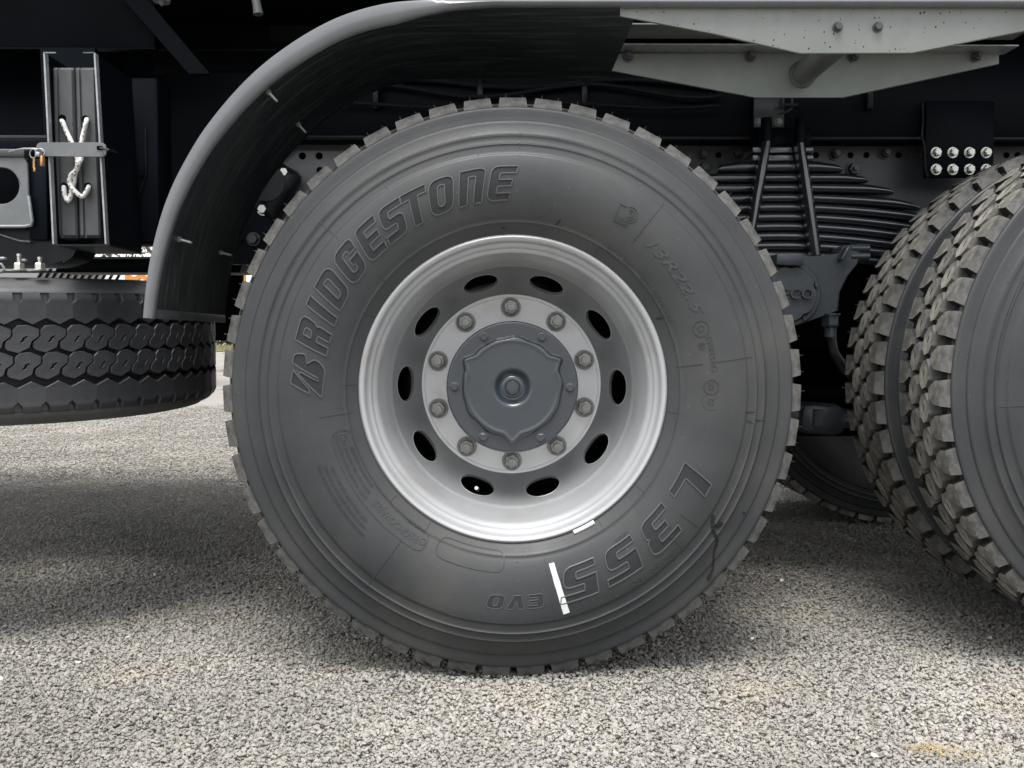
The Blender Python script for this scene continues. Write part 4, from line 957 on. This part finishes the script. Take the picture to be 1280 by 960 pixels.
c2, YC = chock((93, 83), (119, 83), (126, 298), (98.5, 298), 'right ribbed grey plastic chock lashed with rope, nearer the mudguard')
for e, pts in ((c1, ((78, 148), (80.5, 233))), (c2, ((107, 149), (110, 233)))):
    for px, py in pts: p = at(px, py, YC-.0); part('rope_hole', MB().cyl(p+Vector((0, .002, 0)), p+Vector((0, -.0012, 0)), .0078, 16), M['hole'], e)
# rope
YP = YC-.006
def sm(pts, n=8): return catmull([at(x, y, d) for x, y, d in pts], n)
r1 = sm([(77, 151, YP+.012), (78.5, 153, YP-.004), (83, 164, YP-.003), (90, 179, YP-.004), (95, 192, YP-.004), (97, 203, YP-.004), (96, 212, YP-.008), (89, 219, YP-.008), (87, 228, YP-.008), (92, 237, YP-.010), (98, 243, YP-.008), (103, 245.5, YP-.006), (108, 240, YP-.004), (110.5, 235, YP-.003), (111, 233, YP+.012)])
r2 = sm([(109, 149, YP+.012), (108, 152, YP-.004), (105, 165, YP-.003), (102, 180, YP-.004), (102, 196, YP-.004), (98, 206, YP-.014), (94, 216, YP-.003), (92.5, 226, YP-.002), (90, 236, YP-.002), (88, 246, YP-.003), (85, 251, YP-.003), (81.5, 246, YP-.003), (80, 237, YP-.003), (80, 233, YP+.012)])
rope = link('lashing_rope', None, None, T(r1[0])); thing(rope, 'white lashing rope with black flecks knotted across the two ribbed chocks', 'rope')
for k, rp in enumerate((r1, r2)):
    st = part('rope_strand', MB().tube(rp, .0048, 12), M['rope'], rope, 60)
    fm = MB(); acc = 0
    for i in range(2, len(rp)-2):
        acc += (rp[i]-rp[i-1]).length
        if acc > .0085:
            acc = 0; t = (rp[i+1]-rp[i-1]).normalized(); s_ = t.cross(Vector((0, -1, 0))).normalized()*random.choice((-.002, 0.0005, .0022))
            q = rp[i]+s_+Vector((0, -.0044+abs(s_.length)*.35, 0)); fm.box(q, (.0028, .0018, .0028), Euler((0, random.random(), 0)), .0006)
    part('rope_fleck', fm, M['fleck'], st)
# strap plate held across the chocks
YB = .095
P = rpoly([(p.x, p.z, .012) for p in (at(45, 178, YB), at(132, 178, YB), at(133, 196, YB), at(45, 195, YB))], 6)
sp_ = part('strap_plate', MB().prism([P], lambda u, v, h: Vector((u, h, v)), YB+.005, YB), M['grey'], hold, bevel=.001)
p = at(125, 185, YB); part('rope_hole', MB().box(p+Vector((0, -.0005, 0)), (.012, .002, .008), bev=.002), M['hole'], sp_)
part('tether_cable', MB().tube([at(125, 185, YB-.003), at(135, 187, YB-.008), at(141, 189, YB+.02), at(147, 192, YB+.10)], .0026, 8), M['hose'], hold, 60)
part('tether_cable', MB().tube([at(12, 190, .11), at(18, 188, .10), at(30, 186, YB-.006), at(42, 186, YB-.006), at(50, 187, YB-.004), at(54, 190, YB-.002)], .0024, 8), M['edge'], hold, 60)
# padlock with its key
pd = link('padlock', None, None, T(at(46, 196, YB-.01))); thing(pd, 'small brass padlock and key hanging from the cable beside the grey strap plate', 'padlock')
part('shackle', MB().tube([at(50+6*math.cos(t), 191+5*math.sin(t), YB-.010) for t in np.linspace(PI, 2*PI+.6, 12)], .0018, 8).tube([at(41.5+4.2*math.cos(t), 192+5.5*math.sin(t), YB-.013) for t in np.linspace(0, 2*PI, 20)], .0011, 6, False), M['edge'], pd, 60)
part('lock_body', MB().box(at(53, 201.5, YB-.012), (.0056, .009, .021), Euler((0, .03, 0)), .0015), M['brass'], pd)
part('lock_core', MB().box(at(47.5, 193, YB-.012), (.010, .008, .010), Euler((0, .3, 0)), .003), M['edge'], pd)
kb = MB()
for i, y in enumerate((199, 202, 205, 208)): kb.box(at(42.5, y, YB-.012), (.0036-.0004*(i % 2), .002, .005), Euler((0, .3*(i % 2), 0)))
kb.box(at(43, 212, YB-.012), (.0042, .002, .008), bev=.0006); part('key', kb, M['brass'], pd)
# pressed carrier pan at the far left
pan = bpy.data.objects.new('spare_wheel_carrier', None); COL.objects.link(pan); pan.parent = truck; WP['spare_wheel_carrier'] = T(at(0, 240, .16)); pan.location = WP['spare_wheel_carrier']-WP[truck.name]
YQ = .15
o0 = [(p.x, p.z) for p in (at(-160, 196, YQ), at(30, 196, YQ), at(34, 205, YQ), at(36, 250, YQ), at(41, 280, YQ), at(38, 283, YQ), at(-160, 283, YQ))]
hc = at(1, 232, YQ); rr = 22.5*(YQ*KY-CAM.y)/F; hl = [(hc.x+rr*math.cos(t), hc.z+rr*math.sin(t)) for t in np.linspace(0, 2*PI, 40, endpoint=False)]
part('pressed_plate', MB().prism([o0, hl], lambda u, v, h: Vector((u, h, v)), YQ+.006, YQ), M['grey'], pan, bevel=.002)
part('plate_rim', MB().tube([at(-160, 283, YQ-.003), at(30, 283, YQ-.003), at(39, 281.5, YQ-.003), at(40.5, 276, YQ-.003), at(36, 245, YQ-.002)], .0035, 8), M['edge'], pan, 60)
part('pan_side', bpx(36, 198, 58, 300, YQ+.008, .12, .004), M['black'], pan)
part('pan_top', bpx(-160, 172, 60, 196, YQ+.03, .10, .004), M['black'], pan)
part('pan_rail', bpx(-160, 186, 30, 195.5, YQ-.004, .03, .002), M['rail'], pan)
part('pan_edge', MB().tube([at(-160, 171, YQ+.02), at(59, 171.5, YQ+.02)], .0035, 6), M['rail'], pan)
mb = MB().prism([rpoly([(p.x, p.z, r) for p, r in ((at(-160, 286, YQ+.02), 0), (at(62, 286, YQ+.02), 0), (at(68, 303, YQ+.02), .004), (at(98, 309, YQ+.02), .004), (at(90, 321, YQ+.02), .01), (at(66, 331, YQ+.02), .06), (at(-160, 333, YQ+.02), 0))], 8)], lambda u, v, h: Vector((u, h, v)), YQ+.10, YQ+.02)
part('carrier_cup', mb, M['gloss'], pan, bevel=.006)
part('cup_edge', MB().tube([at(-60, 288, YQ+.012), at(0, 293, YQ+.012), at(25, 301, YQ+.012), at(38, 302, YQ+.012)], .0022, 6), M['edge'], pan, 60)
part('cup_edge', MB().tube([at(72, 305, YQ+.016), at(95, 309, YQ+.016), at(91, 320, YQ+.016), at(79, 328, YQ+.016)], .0016, 6), M['rail'], pan, 60)
for px, yt in ((24, 317), (50, 321)):
    a = at(px, yt+1.5, .13); b = at(px, 338, .13); mb = MB(); mb.cyl(a, b, .0042, 12); mb.cyl(a+Vector((0, 0, .002)), a+Vector((0, 0, -.003)), .0048, 12, .0052)
    hexnut(mb, at(px, 338, .13), (0, 0, 1), .0105, .013, washer=(.014, .002), ro=.15); part('carrier_bolt', mb, M['bolt'], pan)
part('carrier_link', MB().tube([at(-8, 331, .12), at(2, 330, .12), at(6, 337, .12), at(0, 341, .12)], .003, 8).box(at(2, 323, .125), (.018, .01, .006), bev=.002).box(at(31, 325.5, .15), (.009, .01, .006), bev=.0015), M['edge'], pan, 60)
# beam below
bm_ = part('carrier_beam', bpx(70, 323, 330, 340.5, .80, .10, .003), M['black'], truck); part('beam_edge', MB().tube([at(88, 322.5, .795), at(330, 322.5, .795)], .0038, 6), M['edge'], truck)
part('beam_edge', MB().tube([at(-100, 340, .90), at(120, 340, .90)], .003, 6), M['rail'], truck)
part('rear_box', MB().bb(at(150, 0, .6).x, at(335, 0, .6).x, .62, 1.10, 1.06, 1.5), M['black'], truck)
part('side_panel', MB().bb(-3.0, at(330, 0, 1.6).x, 1.14, 1.18, 1.06, 1.6), M['black'], truck)
part('mud_flap', MB().bb(at(262, 0, 1.75).x, at(300, 0, 1.75).x, 1.75, 1.765, at(0, 426, 1.75).z, 1.3), M['dark'], truck)

# ------------------------------------------------------------------ spare wheel lying flat
sw = link('spare_wheel', None, None, (0, 0, 0)); thing(sw, 'black spare tyre lying flat under the carrier left of the mudguard', 'spare wheel')
SC_ = Vector((-1.290, .60, .636)); RS = .548
sw.location = SC_; sw.rotation_euler = (R_(1.6), R_(0), 0)
def spmap(r, y, a): return Vector((r*math.sin(a), r*math.cos(a), -y))   # axis vertical; y>0 downwards
# tyre body: side profile lathe about Y turned upright by the object's mesh
mb = MB(); prof = [(.300, -.13), (.33, -.150), (.38, -.158), (.43, -.158), (.47, -.155), (.495, -.150), (.508, -.1465), (.512, -.1425), (.528, -.1355), (.5345, -.131), (.537, -.1245), (.532, -.121)]
prof = prof+[(.530, -.06), (.531, 0), (.530, .06)]+[(r, -y) for r, y in prof[::-1]]
mb.lathe(prof, 160); mb.v = [spmap(math.hypot(v[0], v[2]), v[1], math.atan2(v[0], v[2])) for v in mb.v]
local('tyre', mb.mesh('spare_tyre', M['sp_side'], 50), sw)
mb = MB().lathe([(.5305, -.1225), (.5325, -.06), (.5325, .06), (.5305, .1225)], 160); mb.v = [spmap(math.hypot(v[0], v[2]), v[1], math.atan2(v[0], v[2])) for v in mb.v]
local('tread_base', mb.mesh('spare_tread_base', M['sp_groove'], 60), sw)
mb = MB().lathe([(.300, -.13), (.29, -.125), (.285, -.10), (.27, -.05), (.27, .05), (.285, .10), (.30, .13)], 64); mb.v = [spmap(math.hypot(v[0], v[2]), v[1], math.atan2(v[0], v[2])) for v in mb.v]
local('rim', mb.mesh('spare_rim', M['silver_dk'], 50), sw)
NS = 64; p_ = 2*PI*RS/NS
def sblock(loops, y0, sgn):
    mb = MB(); cx = sum(a[0] for a in loops[0])/len(loops[0]); cy = sum(a[1] for a in loops[0])/len(loops[0]); nv = sum(len(l) for l in loops); vs = []
    for k, r in ((.0012, .529), (0, RS-.0016), (-.0013, RS)):
        for li, lp in enumerate(loops):
            for x, y in lp:
                d = Vector((x-cx, y-cy)); d = d.normalized() if d.length > 1e-6 else d
                q = Vector((x, y))+d*(k if li == 0 else -k)
                rr_ = r-(.007*max(0, 1-(q.y)/.012)**2 if sgn and q.y < .012 else 0)
                vs.append(spmap(rr_, y0+(sgn or 1)*q.y, q.x/RS))
    fs = []
    for k in range(2):
        o = 0
        for lp in loops:
            m = len(lp)
            for i in range(m): fs.append((k*nv+o+i, k*nv+o+(i+1) % m, (k+1)*nv+o+(i+1) % m, (k+1)*nv+o+i))
            o += m
    fs += [tuple(2*nv+i for i in t) for t in tessellate_polygon([[Vector((x, y, 0)) for x, y in lp] for lp in loops])]
    return mb.add(vs, fs).mesh('spare_tread_block', M['sp_tread'], 32)
q = p_; g_ = -.0011
shl = rpoly([(-.5*q+.0094, 0, 0), (.5*q-.0094, 0, 0), (.5*q-.0078, .016, .004), (.5*q-g_, .023, .003), (.5*q-g_, .053, 0), (.40*q, .0555, 0), (0, .0665, 0), (-.40*q, .0555, 0), (-.5*q+g_, .053, 0), (-.5*q+g_, .023, .003), (-.5*q+.0078, .016, .004)], 3)
hxl = [(-x, y) for x, y in [(-.2, -.49), (.17, -.51), (.58, -.35), (.58, -.10), (.30, .10), (.23, .33), (-.2, .53), (-.58, .42), (-.66, .33), (-.64, .12), (-.38, -.08), (-.38, -.30)]][::-1]
hxl = rpoly([(x*q*1.0, y*.0560, .002) for x, y in hxl], 2)
sip = [(-x*q, y*.05) for x, y in ((-.17, .16), (-.08, .04), (-.03, -.05), (.14, -.13), (.16, -.10), (.03, .02), (.02, .10), (-.06, .15))][::-1]
bs = [sblock([shl], -.1245, 1), sblock([[(x, y) for x, y in hxl], sip], -.0295, 0), sblock([[(x, y) for x, y in hxl], sip], .0265, 0), sblock([shl], .1245, -1)]
for k, ph in ((0, 0), (1, .35), (2, .3), (3, .1)):
    for i in range(NS):
        a = (i+ph)*2*PI/NS
        if k and math.cos(a) > .35: continue          # the far side cannot be seen from anywhere near
        local('tread_block', bs[k], sw, rot=(0, 0, -a))

# ------------------------------------------------------------------ small things on the gravel
def onground(px, py, z=.006):
    z += GZ
    d = ray(px, py); return CAM+d*((z-CAM.z)/d.z)
def chipm(k, s_):
    r_ = np.random.default_rng(k); bm = bmesh.new()
    for _ in range(14): v = Vector(r_.normal(size=3)).normalized(); bm.verts.new((v.x*s_*r_.uniform(.8, 1.2), v.y*s_*.7, v.z*s_*.4))
    g = bmesh.ops.convex_hull(bm, input=bm.verts); bmesh.ops.delete(bm, geom=[e for e in g['geom_unused'] if isinstance(e, bmesh.types.BMVert)], context='VERTS')
    me = bpy.data.meshes.new('stone_chip'); bm.to_mesh(me); bm.free(); me.materials.append(M['chip']); return me
for k, (px, py, s_, lb) in enumerate(((1093, 944, .009, 'largest white stone chip, bottom right of the gravel'), (98, 828, .008, 'white stone chip on the gravel at the lower left'), (160, 797, .008, 'white stone chip between the left edge and the near tyre'),
        (350, 735, .006, 'small white chip in the shade beside the near tyre'), (940, 798, .007, 'white sliver on the gravel right of the near tyre'), (977, 725, .008, 'white crumb in the shade between the two wheels'),
        (193, 718, .006, 'tiny white chip in the left shade'), (81, 706, .006, 'tiny white chip farthest left in the shade'), (2, 848, .008, 'white chip at the left edge of the gravel'), (1238, 797, .007, 'white chip below the right dual wheels'))):
    p = onground(px, py, .010); o = link('stone_chip', chipm(k, s_), None, p, Euler((.1*k, .2, k))); thing(o, lb, 'stone', 'white stone chips scattered on the gravel')
pts = [onground(x, y, .012) for x, y in ((982, 704), (1000, 701), (1016, 696), (1030, 697))]
tw = link('twig', MB().tube([q-pts[0] for q in pts], [.0018, .0022, .0018, .001], 6).mesh('twig', M['twig'], 60), None, pts[0]); thing(tw, 'thin green twig lying on the shaded gravel between the wheels', 'twig')
pts = [onground(x, y, .012) for x, y in ((210, 760), (240, 765), (262, 771))]
tw = link('grass_stem', MB().tube([q-pts[0] for q in pts], .0008, 5).mesh('grass_stem', M['twig'], 60), None, pts[0]); thing(tw, 'pale dry grass stem lying on the gravel left of the near tyre', 'grass stem')
# ochre sand spill, a scatter of tiny grains between the stones
mb = MB()
for (px, py, sx_, n_) in ((1162, 936, .022, 200), (1195, 945, .035, 150)):
    p = onground(px, py, .009)
    for _ in range(n_):
        x, y = rng.normal(0, sx_), rng.normal(0, sx_*.55); s_ = rng.uniform(.0009, .0018); z = rng.uniform(-.001, .005)
        c = p+Vector((x, y, z)); mb.add([c+Vector(v)*s_ for v in ((1, 0, 0), (-.5, .9, 0), (-.5, -.9, 0), (0, 0, 1.1))], [(0, 1, 3), (1, 2, 3), (2, 0, 3)])
o = part('sand_spill', mb, M['sand'], None, raw=True); setting(o, 'stuff'); o['label'] = 'ochre sand grains spilled between the stones at the lower right'

# ------------------------------------------------------------------ far background
YW = 14.
fr = link('orange_frame', None, None, T(at(230, 440, YW))); thing(fr, 'orange perforated steel panel rack far behind, between spare wheel and near tyre', 'steel rack')
def hexpanel(x0, x1, y0, y1, Y):
    A = at(x0, y1, Y); B = at(x1, y0, Y); loops = [[(A.x, A.z), (B.x, A.z), (B.x, B.z), (A.x, B.z)]]; r = .12; z = A.z+.16; j = 0
    while z < B.z-.13:
        x = A.x+.17+(.145 if j % 2 else 0)
        while x < B.x-.13: loops.append([(x+r*math.cos(t*PI/3+PI/6), z+r*math.sin(t*PI/3+PI/6)) for t in range(6)]); x += .29
        z += .25; j += 1
    return MB().prism(loops, lambda u, v, h: Vector((u, h, v)), Y, Y+.08)
part('perforated_panel', hexpanel(157, 306, 330, 412, YW), M['orange'], fr)
part('foot', MB().bb(at(160, 0, YW).x, at(166, 0, YW).x, YW, YW+.3, 0, at(0, 412, YW).z), M['orange'], fr); part('foot', MB().bb(at(298, 0, YW).x, at(304, 0, YW).x, YW, YW+.3, 0, at(0, 412, YW).z), M['orange'], fr)
bd = link('white_building', None, None, T(at(60, 430, 90))); thing(bd, 'low white clad building with grey slats far behind the spare wheel', 'building')
part('wall', MB().bb(at(110, 0, 90).x, at(380, 0, 90).x, 90, 96, 0, at(0, 300, 90).z), M['bwhite'], bd)
part('wall', MB().bb(at(-400, 0, 88).x, at(112, 0, 88).x, 88, 96, 0, at(0, 325, 88).z), M['slat'], bd)
for i in range(12):
    x = 40+i*9; a = at(x, 360, 87.8); b = at(x+14, 336, 87.8); part('slat', MB().add([(a.x-.14, 87.8, a.z), (a.x+.14, 87.8, a.z), (b.x+.14, 87.8, b.z), (b.x-.14, 87.8, b.z), (a.x-.14, 88, a.z), (a.x+.14, 88, a.z), (b.x+.14, 88, b.z), (b.x-.14, 88, b.z)], [(0, 1, 2, 3), (4, 7, 6, 5), (0, 3, 7, 4), (1, 5, 6, 2)]), M['dark'], bd)
# leafy tree whose crown shows through the gap under the tool box
tc = at(212, 306, 9.5); tree = link('tree', None, None, T((tc.x, 9.5, 0))); thing(tree, 'leafy tree behind the truck seen through the gap below the chock holder', 'tree')
mb = MB().tube([(tc.x, 9.5, 0), (tc.x+.05, 9.5, .8), (tc.x, 9.5, tc.z+.4), (tc.x+.1, 9.5, tc.z+1.2)], [.09, .07, .05, .02], 10)
for s_ in (-1, 1, .5): mb.tube([(tc.x, 9.5, tc.z-.4), (tc.x+.5*s_, 9.4, tc.z+.2), (tc.x+.8*s_, 9.5, tc.z+.8)], [.03, .02, .01], 6)
part('trunk', mb, M['bark'], tree)
N_ = 4200; lv = MB()
for _ in range(N_):
    v = rng.normal(size=3); v = v/np.linalg.norm(v)*rng.uniform(.3, 1)**.5; c = Vector((tc.x-1.0+v[0]*1.7, 9.5+v[1]*.8, tc.z+.62+v[2]*.95))
    e = Euler(rng.uniform(0, 6.28, 3)).to_matrix(); s_ = rng.uniform(.025, .05)
    lv.add([c+e @ Vector(q)*s_ for q in ((-1, 0, 0), (0, -.45, .1), (1, 0, 0), (0, .45, .1))], [(0, 1, 2, 3)])
part('crown', lv, M['leaf'], tree)
# grass verge and hedge on the horizon
lv = MB(); lv.add([(-45, 38, .01), (20, 38, .01), (20, 64, .03), (-45, 64, .03)], [(0, 1, 2, 3)])
for _ in range(9000):
    x = rng.uniform(-40, 14); y = rng.uniform(38, 60); h = rng.uniform(.12, .3); a = rng.uniform(0, PI)
    dx, dy = .05*math.cos(a), .05*math.sin(a); lv.add([(x-dx, y-dy, 0), (x+dx, y+dy, 0), (x+rng.normal(0, .06), y, h)], [(0, 1, 2)])
o = part('grass_verge', lv, M['grass'], None); setting(o, 'stuff'); o['label'] = 'rough grass verge along the far edge of the gravel yard'
for k in range(5):
    bx = -22+k*4.6; bs_ = MB()
    for _ in range(1500):
        v = rng.normal(size=3); v = v/np.linalg.norm(v)*rng.uniform(.4, 1)**.5; c = Vector((bx+v[0]*4, 66+v[1]*1.5, 1.1+v[2]*1.3*(1+.2*math.sin(k*2))))
        e = Euler(rng.uniform(0, 6.28, 3)).to_matrix(); s_ = rng.uniform(.12, .25); bs_.add([c+e @ Vector(q)*s_ for q in ((-1, 0, 0), (0, -.6, .1), (1, 0, 0), (0, .6, .1))], [(0, 1, 2, 3)])
    sh = link('shrub', None, None, T((bx, 66, 0))); thing(sh, ['leftmost distant green shrub of the far hedge', 'second distant green shrub from the left in the hedge', 'middle distant green shrub of the far hedge', 'fourth distant green shrub from the left in the hedge', 'rightmost distant green shrub of the far hedge'][k], 'shrub', 'shrubs of the far hedge')
    part('foliage', bs_, M['leaf'], sh); part('stem', MB().tube([(bx, 66, -.05), (bx+.1, 66, 1.2)], .08, 6), M['bark'], sh)
